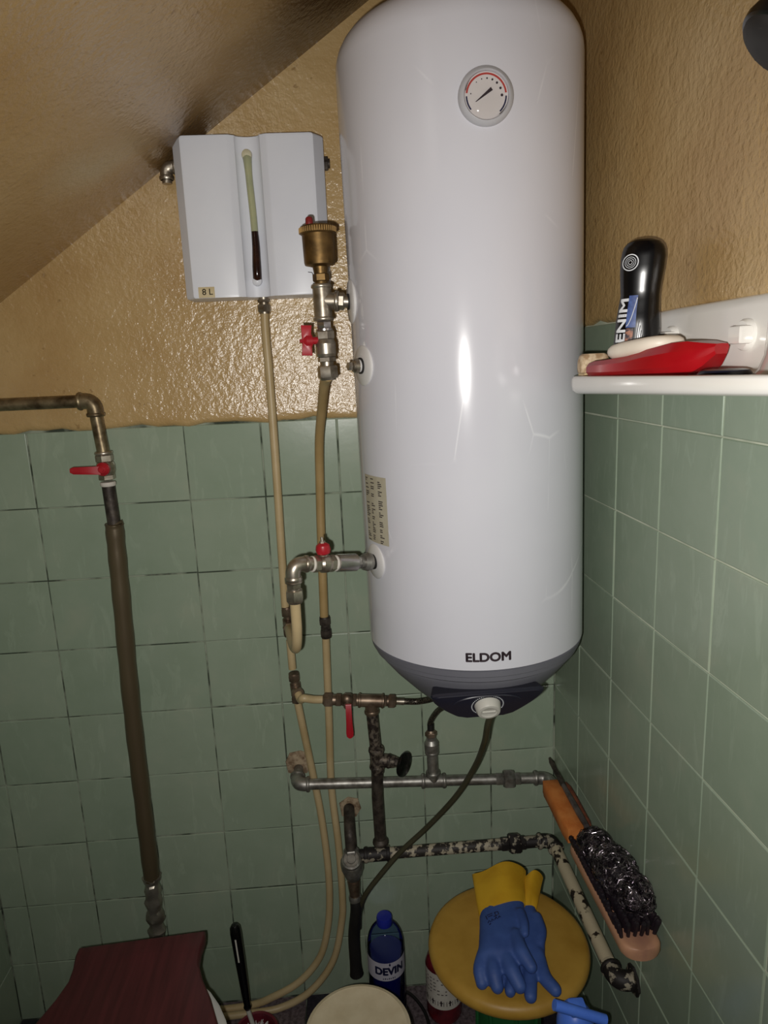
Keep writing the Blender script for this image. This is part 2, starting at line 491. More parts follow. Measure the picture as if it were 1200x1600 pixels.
tile_cache = {}
def tile(parent, x0, x1, z0, z1, jig=1.0):
    g = 0.0011
    w, h = round(x1 - x0 - 2 * g, 4), round(z1 - z0 - 2 * g, 4)
    key = (w, h)
    if key not in tile_cache:
        mb = MB(); c = 0.0014
        def rg(i, y): return [(i, y, i), (w - i, y, i), (w - i, y, h - i), (i, y, h - i)]
        mb.loft([rg(0, 0.004), rg(0, 0.0012), rg(c * .4, 0.0004), rg(c, 0.0)], False, True)
        me = bpy.data.meshes.new('tile')
        me.from_pydata([tuple(v) for v in mb.v], [], mb.f)
        me.materials.append(MT['tile'])
        tile_cache[key] = me
    o = bpy.data.objects.new('tile', tile_cache[key])
    C.objects.link(o); o.parent = parent
    o.location = (x0 + g + R_.uniform(-.0004, .0004), R_.uniform(-.0004, .0004), z0 + g + R_.uniform(-.0005, .0005))
    o.rotation_euler = (R_.uniform(-.0022, .0022) * jig, R_.uniform(-.002, .002), R_.uniform(-.0022, .0022) * jig)

I4 = Matrix.Identity(4)
wall_back = slab('wall_back', 'grout', I4, XL - .02, XR + .02, 0.0018, 0.12, 0, 2.45)
for j in range(9):
    xs = [XL, -S, 0, S, 2 * S, 3 * S, 4 * S, 5 * S, 6 * S, XR - .001]
    for a, b in zip(xs[:-1], xs[1:]):
        tile(wall_back, a, b, ZT - (j + 1) * S, ZT - j * S)

# painted plaster coat above the tiles, its lower lip rounded and wavy
def plaster_coat(parent, m, x0, x1, zb, zt, zfn=None):
    mb = MB(); rings = []
    n = int((x1 - x0) / 0.03)
    for i in range(n + 1):
        x = x0 + (x1 - x0) * i / n
        e = 0.003 * math.sin(x * 37) + 0.002 * math.sin(x * 91 + 1)
        p = 0.0008 * math.sin(x * 23 + 2)
        z0 = zb + e
        top = zfn(x) if zfn else zt
        prof = [(0.0018, z0), (-0.001 + p, z0 + 0.0008), (-0.0045 + p, z0 + 0.004), (-0.0062 + p, z0 + 0.010),
                (-0.0058 + p, z0 + 0.022), (-0.0042, z0 + 0.045), (-0.004, z0 + 0.08), (-0.004, top), (0.0018, top)]
        rings.append([m @ Vector((x, y, z)) for y, z in prof])
    mb.loft(rings, True, True, True)
    return mb.build('plaster_coat', 'plaster', parent, sharp=60)
plaster_coat(wall_back, I4, XL, XR, ZT + 0.001, 2.42)

wall_right = slab('wall_right', 'grout_light', WRM, -0.02, 1.75, 0.0018, 0.12, 0, 2.45)
for j in range(-1, 9):
    ds = [0.001] + [0.1444 + S * k for k in range(0, 9)]
    for a, b in zip(ds[:-1], ds[1:]):
        tile(wall_right, a, b, ZT - (j + 1) * S, ZT - j * S, 0.6)
plaster_coat(wall_right, WRM, 0.0, 1.75, ZT + S + 0.001, 2.42)

wall_left = slab('wall_left', 'grout', WLM, 0, 1.52, 0.0018, 0.12, 0, 1.75)
for j in range(9):
    for k in range(6):
        tile(wall_left, 1.5 - (k + 1) * S, 1.5 - k * S, ZT - (j + 1) * S, ZT - j * S)
plaster_coat(wall_left, WLM, 0, 1.5, ZT + .001, 1.70)

# sloping underside of the staircase
mb = MB()
ca = (XL - .05, 1.598 + .688 * (XL - .05)); cb = (1.2, 1.598 + .688 * 1.2)
mb.loft([[(ca[0], y, ca[1]), (cb[0], y, cb[1]), (cb[0] - .05, y, cb[1] + .08), (ca[0] - .05, y, ca[1] + .08)] for y in (-1.8, 0.1)])
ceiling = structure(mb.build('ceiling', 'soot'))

floor = slab('floor', 'grout', I4, XL - .02, XR + .08, -1.8, 0.02, -0.06, -0.002)
FT = 0.2
for i in range(-4, 4):
    for j in range(0, 6):
        mb = MB()
        x0 = 0.454 + i * FT; x1 = x0 + FT; x0 = max(x0, XL); x1 = min(x1, XR + .01)
        if x1 - x0 < .01: continue
        y1 = -j * FT; y0 = y1 - FT; g = .001
        mb.loft([[(x0 + g + e, y0 + g + e, z), (x1 - g - e, y0 + g + e, z), (x1 - g - e, y1 - g - e, z), (x0 + g + e, y1 - g - e, z)]
                 for z, e in ((-.004, 0), (-.001, 0), (0, .001))], False, True)
        mb.build('floor_tile', 'floor_b' if (i + j) % 2 == 0 else 'floor_a', floor)

# ------------------------------------------------------------------ the boiler
TZ = 0.98
TR = 0.1875
TM = Matrix.Translation((0.8285, -0.215, TZ)) @ Matrix.Rotation(-0.0124, 4, 'Y')
boiler = thing('water_heater', 'tall white enamel electric boiler with round thermometer hanging on the back wall', 'boiler', None, mat=TM)
mb = MB()
prof = [(TR - .004, 0), (TR, .003), (TR, .40), (TR, .905)]
for k in range(1, 8):
    a = k / 7 * math.pi / 2 * .86
    prof.append((TR - .065 * (1 - math.cos(a)), .905 + .06 * math.sin(a)))
prof += [(TR - .11, .975), (0.0, .985)]
mb.lathe(prof, (0, 0, 0), (0, 0, 1), 96, (1, 0, 0))
mb.build('body', 'enamel', boiler, True)

cap = MB()
cap.lathe([(TR - .006, .001), (TR - .001, -.001), (TR - .003, -.010), (TR - .006, -.012), (TR - .008, -.020), (TR - .014, -.024), (TR - .016, -.030),
           (.152, -.055), (.118, -.092), (.108, -.102), (.095, -.108), (0, -.110)], (0, 0, 0), (0, 0, 1), 80, (1, 0, 0))
cap = cap.build('bottom_cap', 'grey_plastic', boiler, True, 25)

# dark control panel: a sloping face let into the cap
def panel_outline():
    hw0, hw1, L = .091, .048, .068
    pts = [(-hw0 + .008, L / 2), (hw0 - .008, L / 2), (hw0 - .002, L / 2 - .0025)]
    for k in range(0, 9):
        t = k / 8
        pts.append((hw0 - (hw0 - hw1) * t ** 1.5, L / 2 - .006 - (L - .012) * t))
    for k in range(1, 6):
        pts.append((hw1 - 2 * hw1 * k / 6, -L / 2))
    for k in range(8, -1, -1):
        t = k / 8
        pts.append((-(hw0 - (hw0 - hw1) * t ** 1.5), L / 2 - .006 - (L - .012) * t))
    pts.append((-hw0 + .002, L / 2 - .0025))
    return pts
PU = Vector((1, 0, 0)); PV = Vector((0, -.045, .078)).normalized(); PN = PU.cross(PV)
PO = Vector((-.011, -.147, -.069)) + PN * .010 + PV * .003
mb = MB()
front = [PO + PU * a + PV * b for a, b in panel_outline()]
cen = PO
def prg(e, back): return [cen + (p - cen) * (1 - e) + back for p in front]
mb.loft([prg(.22, Vector((0, .10, 0))), prg(0, -PN * .006), prg(.02, -PN * .002), prg(.07, Vector((0, 0, 0)))])
panel = mb.build('control_panel', 'navy_plastic', boiler, True, 30)
mb = MB()
rim = [(.056 * math.copysign(abs(math.cos(a)) ** .75, math.cos(a)), .024 * math.sin(a) + .004) for a in (math.pi * (0.10 + .80 * k / 20) for k in range(21))]
mb.tube([PO + PU * a + PV * b + PN * .0005 for a, b in rim], .0016, 6)
mb.build('panel_ridge', 'navy_plastic', panel, True)
KO = PO + PU * .001 + PV * .001
mb = MB()
for k in range(40):
    a = math.radians(-60 + 300 * k / 39 - 0)
    c = KO + PU * (.0255 * math.cos(a)) + PV * (.0255 * math.sin(a)) + PN * .0003
    mb.box(c, (.0016, .0016, .0006), 0, Matrix((PU, PV, PN)).transposed())
mb.build('dial_scale', 'white_ink', panel, True)
mb = MB()
mb.lathe([(.0212, 0), (.0207, .002), (.0195, .010), (.0178, .0135), (.0135, .0142), (.0115, .0128), (0, .0128)], KO, PN, 40)
mb.box(KO + PN * .0125, (.022, .006, .004), .002, Matrix((PU, PV, PN)).transposed())
mb.build('thermostat_knob', 'ivory_plastic', boiler, True)

def on_body(a, z, h=0.0004):
    """a: arc length round the body from its front, z up"""
    t = a / TR
    return ((TR + h) * math.sin(t), -(TR + h) * math.cos(t), z)
lettering('ELDOM', .0195, lambda x, y: on_body(x - .012, y + .024, .0005), 'ink', boiler, .0009, 1.10, 'lettering', True)

# thermometer
GZ = .806
GO = Vector((.003, -TR, GZ)); GN = Vector((0, -1, 0)); GU = Vector((1, 0, 0)); GV = Vector((0, 0, 1))
def gpt(r, a, h): return GO + GU * (r * math.cos(a)) + GV * (r * math.sin(a)) + GN * h
mb = MB()
mb.lathe([(.0365, -.004), (.0365, .002), (.0345, .006), (.0305, .008), (.0290, .0062), (.0285, .003)], GO, GN, 48, cap0=True, cap1=False)
gauge = mb.build('thermometer', 'bezel', boiler, True)
mb = MB(); mb.lathe([(.0290, .0025), (.0290, .0032), (0, .0032)], GO, GN, 40); mb.build('dial_face', 'dial', gauge, True)
def arc(a0, a1, r0, r1, h=.0037, n=24):
    b = MB()
    b.loft([[gpt(r0, a, h), gpt(r1, a, h)] for a in (math.radians(a0 + (a1 - a0) * k / n) for k in range(n + 1))], False, False, False)
    return b
arc(6, 172, .0248, .0272).build('red_arc', 'red_ink', gauge, True)
arc(-48, -2, .0250, .0270).build('blue_arc', 'navy_ink', gauge, True)
arc(180, 218, .0250, .0270).build('blue_arc', 'navy_ink', gauge, True)
mb = MB()
for a, r in ((0, .0018), (24, .0016), (46, .0015), (66, .0013), (86, .0011), (106, .0008), (128, .0007), (172, .0008)):
    mb.lathe([(r, .0034), (r, .0038)], GO + GU * (.0205 * math.cos(math.radians(a))) + GV * (.0205 * math.sin(math.radians(a))), GN, 8)
mb.build('scale_dots', 'ink', gauge, True)
mb = MB()
d = Vector((math.cos(math.radians(215)), 0, math.sin(math.radians(215)))); q = Vector((-d.z, 0, d.x))
t0 = GO - d * .006 + GV * .004 + GU * .002; t1 = t0 + d * .026
mb.loft([[p + q * w + GN * h for w, h in ((wd_, .005), (wd_, .0058), (-wd_, .0058), (-wd_, .005))] for p, wd_ in ((t0, .0022), (t1, .0004))])
mb.build('needle', 'ink', gauge, True)
mb = MB()
mb.lathe([(.0292, .006), (.0280, .0088), (.022, .0118), (.012, .0138), (0, .0145)], GO, GN, 40, cap0=False)
mb.build('lens', 'lens', gauge, True)

# information sticker on the left flank
a0 = math.radians(-66) * TR; a1 = math.radians(-53.5) * TR
mb = MB(); curved_patch(mb, lambda a, z: on_body(a, z, .0004), a0 - .028, a1, .190, .300, 12, 2)
stick = mb.build('information_sticker', 'sticker', boiler, True)
mb = MB(); RR = random.Random(3)
for k in range(34):
    z = .2955 - k * .0031
    for c0 in (a0 - .024, a0 - .004, a1 - .022):
        if RR.random() < .62:
            L = RR.uniform(.004, .013)
            curved_patch(mb, lambda a, zz: on_body(a, zz, .0007), c0, c0 + L, z - .0016, z, 2, 1)
mb.build('small_print', 'ink', stick, True)

# side ports: a white rosette with the dark socket in it
def port_at(phi, z):
    p = math.radians(phi); n = Vector((-math.cos(p), -math.sin(p), 0))
    return n * TR + Vector((0, 0, z)), n
PORTS = {}
for nm, phi, z, rr in (('top', 8, .572, .034), ('mid', 22, .472, .031), ('low', 23, .157, .029)):
    p, n = port_at(phi, z)
    mb = MB(); mb.lathe([(rr, -.006), (rr, .0005), (rr - .002, .0022), (.012, .0035), (.012, .001)], p, n, 36, cap1=False)
    ros = mb.build('rosette', 'white_plastic', boiler, True)
    mb = MB(); mb.lathe([(.0125, -.004), (.0125, .006), (.010, .006), (.010, .001), (0, .001)], p, n, 24)
    mb.build('port_socket', 'black_rubber', ros, True)
    PORTS[nm] = (TM @ p, (TM.to_3x3() @ n).normalized())
# blanking plug in the middle port
p, n = port_at(22, .472)
mb = MB()
mb.seq(p + n * .001, n, [('r', .0100, .0100, .008)])
plug = mb.build('plug_gasket', 'white_plastic', boiler, True)
mb = MB()
mb.seq(p + n * .009, n, [('r', .0112, .0105, .006), ('r', .0105, .008, .003), ('h', .0068, .0068, .008)])
mb.build('blanking_plug', 'nickel', boiler, True)

# ------------------------------------------------------------------ white 8 litre header tank
bx = Vector((0.4735, 0, 1.7125)); HW = .1305; BH = .1335; YF = -.078
def box_prof():
    pts = [(-HW, -.0035), (-HW, -.056), (-HW + .003, -.060), (-.114, YF + .001), (-.110, YF), (-.036, YF), (-.032, YF + .001)]
    for k in range(9):
        a = math.pi * k / 8
        pts.append((-.022 * math.cos(a) * 1.0, YF + .006 + .012 * math.sin(a)))
    pts += [(.032, YF + .001), (.036, YF), (.110, YF), (.114, YF + .001), (HW - .003, -.060), (HW, -.056), (HW, -.0035)]
    return pts
BP = box_prof()
head = thing('header_tank', 'flat white plastic header tank with a brown-stained sight tube down its middle', 'tank', (bx.x, 0, bx.z - BH))
mb = MB()
def ring(z, s, dy=0): return [(bx.x + px * s, (py + .06) * (1 if s == 1 else s) - .06 if py < -.01 else py, z) for px, py in BP]
mb.loft([ring(bx.z - BH, .975), ring(bx.z - BH + .0012, .99), ring(bx.z - BH + .004, 1), ring(bx.z + BH - .004, 1), ring(bx.z + BH - .0012, .99), ring(bx.z + BH, .975)])
mb.build('casing', 'box_plastic', head, sharp=32)
yt = YF + .0125
path = cr([(0.4714, -0.0660, 1.8139), (0.4722, -0.0710, 1.8023), (0.4730, -0.0720, 1.7700), (0.4748, -0.0725, 1.7228), (0.4754, -0.0725, 1.6889)], 6)
mb = MB(); mb.tube(path, [.0088 - .0026 * min(1, i / 10) for i in range(len(path))], 12)
mb.build('sight_tube', 'clear_tube', head)
path = cr([(0.4754, -0.0725, 1.6889), (0.4757, -0.0725, 1.6642), (0.4746, -0.0720, 1.6373), (0.4739, -0.0710, 1.6157), (0.4732, -0.0660, 1.6064)], 6)
mb = MB(); mb.tube(path, [.0062, .0062] + [.0064 + .0016 * min(1, i / 12) for i in range(len(path) - 2)], 12)
mb.build('sludge_tube', 'brown_tube', head)
for p, m_, r in (((0.4713, -0.0645, 1.8153), 'yellowed', .0092), ((0.4729, -0.0645, 1.6055), 'box_plastic', .0088)):
    mb = MB(); mb.lathe([(r * .9, 0), (r, .004), (r * .9, .008), (r * .55, .0105), (0, .0112)], p, (0, -1, 0), 20)
    mb.build('tube_stub', m_, head)
mb = MB(); LB = Vector((0.3831, -0.0783, 1.5887))
mb.box(LB, (.0285, .0012, .0185), .0003)
tl = mb.build('volume_label', 'tan_label', head)
lettering('8 L', .0150, lambda x, y: (LB.x + .0015 + x, LB.y - .0009, LB.z + .0003 + y), 'ink', tl, .0001)
mb = MB()
for a, b_ in (((.565, 1.617), (.572, 1.616)), ((.572, 1.616), (.575, 1.607))):
    mb.tube([(a[0], YF - .0004, a[1]), (b_[0], YF - .0004, b_[1])], .0007, 5)
mb.build('ink_mark', 'ink', head)
mb = MB()   # left side elbow
SE = Vector((0.3227, -0.0300, 1.8086))
mb.seq((bx.x - HW + .002, -.030, SE.z), (-1, 0, 0), [('r', .009, .009, .006)])
elbow(mb, SE, (1, 0, 0), (0, 0, -1), .016, .0112)
mb.seq(SE + Vector((0, 0, -.015)), (0, 0, -1), [('b', .0118, .0118, .006), ('r', .0085, .0085, .006)])
mb.build('side_elbow', 'nickel', head)
mb = MB()
mb.seq((bx.x + HW - .002, -.035, 1.806), (1, 0, 0), [('h', .012, .012, .009), ('r', .008, .008, .003)])
mb.build('side_plug', 'dark_steel', head)
mb = MB()
mb.seq((.4800, -.050, bx.z - BH + .002), (0, 0, -1), [('r', .009, .009, .006), ('h', .0125, .0125, .005), ('r', .009, .009, .004), ('h', .0128, .0128, .013), ('r', .0105, .0100, .003)], (0, -1, 0))
mb.build('outlet_nut', 'nickel', head)

# ------------------------------------------------------------------ left supply pipe with red lever
gp = thing('steel_supply_pipe', 'old steel pipe coming from the left wall and turning down into an olive sleeve', 'pipe', (.15, -.05, .9))
Y0 = -.05
mb = MB(); mb.tube([(XL, Y0, 1.407), (.128, Y0, 1.4065)], .0115, 16); mb.build('horizontal_run', 'galv_warm', gp)
mb = MB(); elbow(mb, (.1535, Y0, 1.4065), (-1, 0, 0), (0, 0, -1), .024, .0145); mb.build('elbow', 'galv_warm', gp)
mb = MB(); mb.tube([(.1535, Y0, 1.386), (.159, Y0, 1.308)], .0118, 16); mb.build('upper_pipe', 'galv_warm', gp)
mb = MB()
e = mb.seq((.1588, Y0, 1.312), (.02, 0, -1), [('b', .0165, .0165, .006), ('h', .0165, .0165, .014), ('r', .0150, .0170, .006), ('r', .0172, .0172, .012), ('r', .0165, .0150, .006), ('h', .0155, .0155, .010)], (0, -1, 0))
vb = mb.build('valve_body', 'nickel', gp)
mb = MB(); mb.seq((.1605, Y0 - .014, 1.281), (0, -1, 0), [('r', .0125, .0125, .008), ('r', .0120, .006, .006), ('h', .005, .005, .004)])
hub = mb.build('lever_hub', 'red_paint', gp)
mb = MB(); mb.prism([(0, .0075), (-.05, .0068), (-.056, .004), (-.056, -.003), (-.05, -.0065), (0, -.0085)], (.158, Y0 - .022, 1.280), (1, 0, -.02), (0, 0, 1), -.005 * -1, .0012)
mb.build('lever', 'red_paint', hub)
mb = MB(); mb.seq((.1601, Y0, 1.254), (.01, 0, -1), [('b', .0145, .0145, .008)]); mb.build('thread_tape', 'ptfe', gp)
mb = MB(); mb.tube([(.1600, Y0, 1.250), (.1622, Y0, 1.160)], .0122, 16); mb.build('middle_pipe', 'dark_steel', gp)
mb = MB()
pts = cr([(.1622, Y0, 1.172), (.1615, Y0, 1.155), (.158, Y0, 1.02), (.1515, Y0, .80), (.1490, Y0, .58), (.1478, Y0, .385)], 8)
rs = [.0158] + [.0172 + .0006 * math.sin(i * 1.7) for i in range(1, len(pts))]
mb.tube(pts, rs, 20); mb.build('sleeve', 'sleeve', gp)
mb = MB(); rng = random.Random(5)
pts = cr([(.1478, Y0, .392), (.1465, Y0, .36), (.1450, Y0, .315), (.1455, Y0, .275), (.1430, Y0, .235), (.143, Y0, .17)], 6)
rings = []
for i, p in enumerate(pts):
    r = .0165 * (1 + .10 * math.sin(i * 1.25 + .8))
    rings.append([p + Vector(((r * (1.12 if i % 7 < 4 else 0.93) + rng.uniform(-.0016, .0016)) * math.cos(2 * math.pi * k / 18), (r * .9 + rng.uniform(-.0018, .0018)) * math.sin(2 * math.pi * k / 18), rng.uniform(-.002, .002))) for k in range(18)])
mb.loft(rings); mb.build('crumpled_foil', 'foil', gp, sharp=30)

# ------------------------------------------------------------------ air vent and its valve, left of the boiler
tp, tn = PORTS['top']
AX = Vector(((0.5909, -0.2360, 1.5531)))
av = thing('air_vent_assembly', 'brass bottle air vent with red cap, tee and red butterfly valve beside the boiler', 'valve', tuple(AX))
z_t = AX.z
up = Vector((-.012, 0, 1)).normalized()
mb = MB()
mb.seq(AX + Vector((0, 0, -.031)), up, [('b', .0165, .0165, .006), ('r', .0145, .0145, .044), ('b', .0165, .0165, .006)])
dn = (tp - AX); L = dn.length
mb.seq(AX, dn, [('r', .0135, .0135, .020), ('b', .0165, .0165, .006), ('h', .0135, .0135, .009), ('r', .010, .010, max(.004, L - .037))], (0, 0, 1))
mb.build('tee', 'nickel', av)
mb = MB(); b0 = AX + up * .025
mb.seq(b0, up, [('r', .0105, .0105, .004), ('h', .0130, .0130, .012), ('r', .0105, .0120, .010), ('r', .0120, .0225, .003)])
e = mb.seq(b0 + up * .029, up, [('r', .0235, .0245, .004), ('r', .0245, .0252, .040), ('r', .0250, .0250, .001)])
mb.build('vent_pot', 'brass', av)
mb = MB()
mb.lathe([(.0262, 0), (.0285, .002), (.0285, .009), (.0265, .012), (.012, .0132), (0, .0132)], e, up, 48)
for k in range(48):
    a = 2 * math.pi * k / 48; x_, y_, _ = frame(up)
    mb.box(e + up * .0058 + x_ * (.0287 * math.cos(a)) + y_ * (.0287 * math.sin(a)), (.0016, .0016, .0075), 0)
lid = mb.build('vent_lid', 'brass', av)
mb = MB(); mb.lathe([(.0058, 0), (.0062, .002), (.0056, .011), (.004, .013), (0, .0135)], e + up * .0125 + Vector((-.012, -.004, 0)), up, 16)
mb.build('red_cap', 'dark_red', av)
dn2 = Vector((.02, .02, -1)).normalized()
v0 = AX + Vector((0, 0, -.031))
mb = MB()
e = mb.seq(v0, dn2, [('h', .0125, .0125, .012), ('r', .0135, .0135, .003)], (0, -1, 0)); mb.build('nipple', 'chrome', av)
mb = MB()
e2 = mb.seq(e, dn2, [('h', .0155, .0155, .014), ('r', .0140, .0165, .006), ('r', .0165, .0165, .016), ('r', .0165, .0150, .005), ('h', .0150, .0150, .008), ('r', .0110, .0110, .006), ('h', .0168, .0168, .020), ('r', .0135, .0120, .003)], (.3, -1, 0))
mb.build('valve_body', 'nickel', av)
hp = e + dn2 * .015
mb = MB(); mb.seq(hp + Vector((-.012, -.003, 0)), (-1, -.25, 0), [('r', .006, .006, .010), ('r', .0105, .0105, .010), ('r', .0100, .006, .005), ('r', .003, .003, .004)])
hub = mb.build('handle_hub', 'red_paint', av)
ho = hp + Vector((-.030, -.008, 0))
mb = MB(); mb.prism([(-.0085, .024), (.0085, .024), (.0075, .008), (.0085, -.006), (.0095, -.023), (-.0075, -.023), (-.0065, -.006), (-.0075, .008)], ho, (1, .1, -.05), (0.03, 0, 1), .006, .0012)
mb.build('butterfly_handle', 'red_paint', hub)
VALVE_END = e2

# ------------------------------------------------------------------ beige plastic pipes
PR = .0080
rp = thing('beige_pipe', 'yellowed beige plastic pipe running from the air vent valve down to the floor', 'pipe', (0.5537, -0.0450, 0.9325))
ve = VALVE_END
mb = MB()
mb.tube(cr([tuple(ve + Vector((0, 0, .006))), (0.5853, -0.2000, 1.4224), (0.5763, -0.1300, 1.3759), (0.5663, -0.0750, 1.3132), (0.5613, -0.0500, 1.2237), (0.5573, -0.0450, 1.1202), (0.5530, -0.0450, 0.9435)], 8), PR + .0007, 14)
mb.build('upper_length', 'tan_pipe', rp)
mb = MB(); c = Vector((0.5538, -0.0450, 0.9558))
mb.seq(c, (.035, 0, -1), [('r', .0100, .0108, .003), ('h', .0125, .0125, .014), ('r', .0085, .0085, .004), ('h', .0110, .0110, .005), ('r', .0085, .0085, .003), ('h', .0125, .0125, .014), ('r', .0108, .0100, .003)], (0, -1, 0))
mb.build('coupling', 'dark_steel', rp)
mb = MB()
mb.tube(cr([(0.5540, -0.0450, 0.9158), (0.5493, -0.0350, 0.7286), (0.5443, -0.0180, 0.5523), (0.5516, -0.0180, 0.4085), (0.5530, -0.0200, 0.2781), (0.5478, -0.0200, 0.2110), (0.5232, -0.0220, 0.1117), (0.4704, -0.0280, 0.0423), (0.4053, -0.0350, 0.0105), (.33, -.045, .0095), (.12, -.050, .0095), (-.05, -.055, .0095), (-.19, -.06, .0095)], 8), PR, 14)
mb.build('lower_length', 'beige_pipe', rp)

lp = thing('beige_pipe', 'slim beige plastic pipe dropping from the white header tank past two tees', 'pipe', (0.4824, -0.0500, 0.8347))
mb = MB()
mb.tube(cr([(.4800, -.050, 1.556), (0.4789, -0.0500, 1.5164), (0.4802, -0.0520, 1.4231), (0.4794, -0.0500, 1.2531), (0.4775, -0.0500, 1.0738), (0.4769, -0.0500, 0.9776)], 8), PR, 14)
mb.build('upper_length', 'beige_pipe', lp)
T1 = Vector((0.4799, -0.0500, 0.9475))
mb = MB()
mb.seq(T1 + Vector((0, 0, .036)), (.02, 0, -1), [('r', .0105, .011, .003), ('h', .0122, .0122, .017), ('r', .0085, .0085, .006), ('r', .0110, .0110, .014), ('r', .0085, .0085, .004), ('h', .0122, .0122, .016), ('r', .011, .0105, .003)], (0, -1, 0))
mb.seq(T1, (.15, -1, 0), [('r', .0105, .0105, .016), ('h', .0120, .0120, .012)])
mb.build('upper_tee', 'copper_brown', lp)
mb = MB(); mb.tube(cr([(0.4813, -0.0500, 0.9117), (0.4821, -0.0500, 0.8489)], 4), PR, 14); mb.build('middle_length', 'beige_pipe', lp)
T2 = Vector((0.4867, -0.0500, 0.8018))
mb = MB()
mb.seq(T2 + Vector((-.003, 0, .038)), (.06, 0, -1), [('r', .0105, .011, .003), ('h', .0122, .0122, .014), ('r', .0085, .0085, .006), ('r', .0110, .0110, .026), ('r', .0085, .0085, .003), ('h', .0122, .0122, .013)], (0, -1, 0))
mb.seq(T2, (.25, -1, 0), [('r', .0110, .0110, .016), ('b', .0125, .0125, .006)])
mb.build('lower_tee', 'copper_brown', lp)
mb = MB()
mb.tube(cr([tuple(T2 + Vector((0, 0, -.02))), (0.4943, -0.0400, 0.7061), (0.5054, -0.0220, 0.5967), (0.5169, -0.0180, 0.4917), (0.5242, -0.0180, 0.3784), (0.5242, -0.0200, 0.2809), (0.5149, -0.0200, 0.1971), (0.4928, -0.0200, 0.1216), (0.4449, -0.0220, 0.0636), (0.3846, -0.0300, 0.0358), (.31, -.026, .0095), (.12, -.030, .0095), (-.05, -.034, .0095), (-.19, -.038, .0095)], 8), PR, 14)
mb.build('lower_length', 'beige_pipe', lp)

# ------------------------------------------------------------------ return fitting: low port, red valve, elbow, hooked pipe
kp, kn = PORTS['low']
EL = Vector((0.5242, -0.3600, 1.1579))
rf = thing('return_valve', 'chrome elbow and red-capped valve on the low boiler port with hooked beige pipe', 'valve', tuple(EL))
d = (EL - kp); L = d.length; d.normalize()
mb = MB()
e = mb.seq(kp + kn * .004, d, [('r', .0105, .0105, .006), ('r', .0140, .0150, .006), ('r', .0150, .0130, .008), ('r', .0100, .0100, .006), ('h', .0110, .0110, .006)])
mb.build('union', 'galv', rf)
mb = MB(); e1 = mb.seq(e, d, [('r', .0105, .0142, .002), ('r', .0142, .0142, .034), ('r', .0142, .0120, .001)]); mb.build('polished_sleeve', 'chrome', rf)
mb = MB(); e2 = mb.seq(e1, d, [('b', .0128, .0128, .004)]); mb.build('thread_tape', 'ptfe', rf)
mb = MB()
e3 = mb.seq(e2, d, [('h', .0140, .0140, .009), ('r', .0128, .0145, .004), ('r', .0145, .0145, .010), ('r', .0140, .0120, .004), ('h', .0138, .0138, .010)], (0, 0, 1))
mb.build('valve_body', 'nickel', rf)
vc = e2 + d * .018
mb = MB(); mb.seq(vc, (-.05, 0, 1), [('r', .007, .007, .018)]); mb.build('valve_stem', 'nickel', rf)
mb = MB(); mb.lathe([(.006, 0), (.0105, .003), (.0120, .009), (.0105, .016), (.006, .0195), (0, .020)], vc + Vector((0, 0, .014)), (-.05, 0, 1), 20)
rc = mb.build('red_knob', 'red_paint', rf)
mb = MB(); mb.seq(vc + Vector((-.001, 0, .033)), (-.05, 0, 1), [('h', .0045, .0045, .004), ('r', .0025, .0022, .006)]); mb.build('knob_nut', 'nickel', rc)
mb = MB(); e4 = mb.seq(e3, d, [('b', .0125, .0125, .004)]); mb.build('thread_tape', 'ptfe', rf)
mb = MB()
elbow(mb, EL, -d, (0, 0, -1), .0215, .0118)
gap = (e4 - EL).dot(-d)
mb.seq(EL - d * .020, -d, [('r', .0112, .0112, max(.002, gap - .020))])
e5 = mb.seq(EL + Vector((0, 0, -.0215)), (0, 0, -1), [('r', .0122, .0122, .004), ('b', .0135, .0135, .004), ('h', .0118, .0118, .008), ('r', .0100, .0100, .003), ('h', .0142, .0142, .018), ('r', .0125, .0110, .003)], (0, -1, 0))
mb.build('elbow', 'nickel', rf)
mb = MB()
tb = T1 + Vector((.15, -1, 0)).normalized() * .027
mb.tube(cr([tuple(e5 + Vector((0, 0, .004))), (0.5236, -0.3550, 1.0966), (0.5225, -0.3450, 1.0453), (0.5168, -0.3150, 1.0040), (0.5058, -0.2500, 0.9821), (0.4920, -0.1500, 0.9645), tuple(tb)], 8), PR + .0003, 14)
mb.build('hooked_pipe', 'beige_pipe', rf)

# ------------------------------------------------------------------ inlet group with red lever, above the corroded riser
I0 = Vector((0.5411, -0.0850, 0.7940)); I1 = Vector((0.6974, -0.0850, 0.7784))
iv = thing('inlet_valve', 'brown brass ball valve with long red lever hanging below it, left of boiler base', 'valve', tuple(I0))
d = (I1 - I0); LI = d.length; d.normalize()
mb = MB()
e = mb.seq(I0, d, [('r', .0090, .0115, .003), ('h', .0155, .0155, .017), ('r', .0110, .0110, .006), ('h', .0138, .0138, .012), ('r', .0105, .0130, .006), ('r', .0145, .0145, .012), ('r', .0140, .0125, .004), ('h', .0135, .0135, .008), ('r', .0115, .0115, .004)], (0, 0, 1))
mb.build('valve_body', 'copper_brown', iv)
vc = I0 + d * .050
mb = MB(); mb.ball(vc + Vector((0, -.010, .006)), .0125, 16, 10, 1, .8, 1.0); mb.seq(vc + Vector((0, -.014, -.002)), (0, -1, 0), [('r', .008, .008, .008), ('h', .005, .005, .004)]); hb = mb.build('valve_bonnet', 'copper_brown', iv)
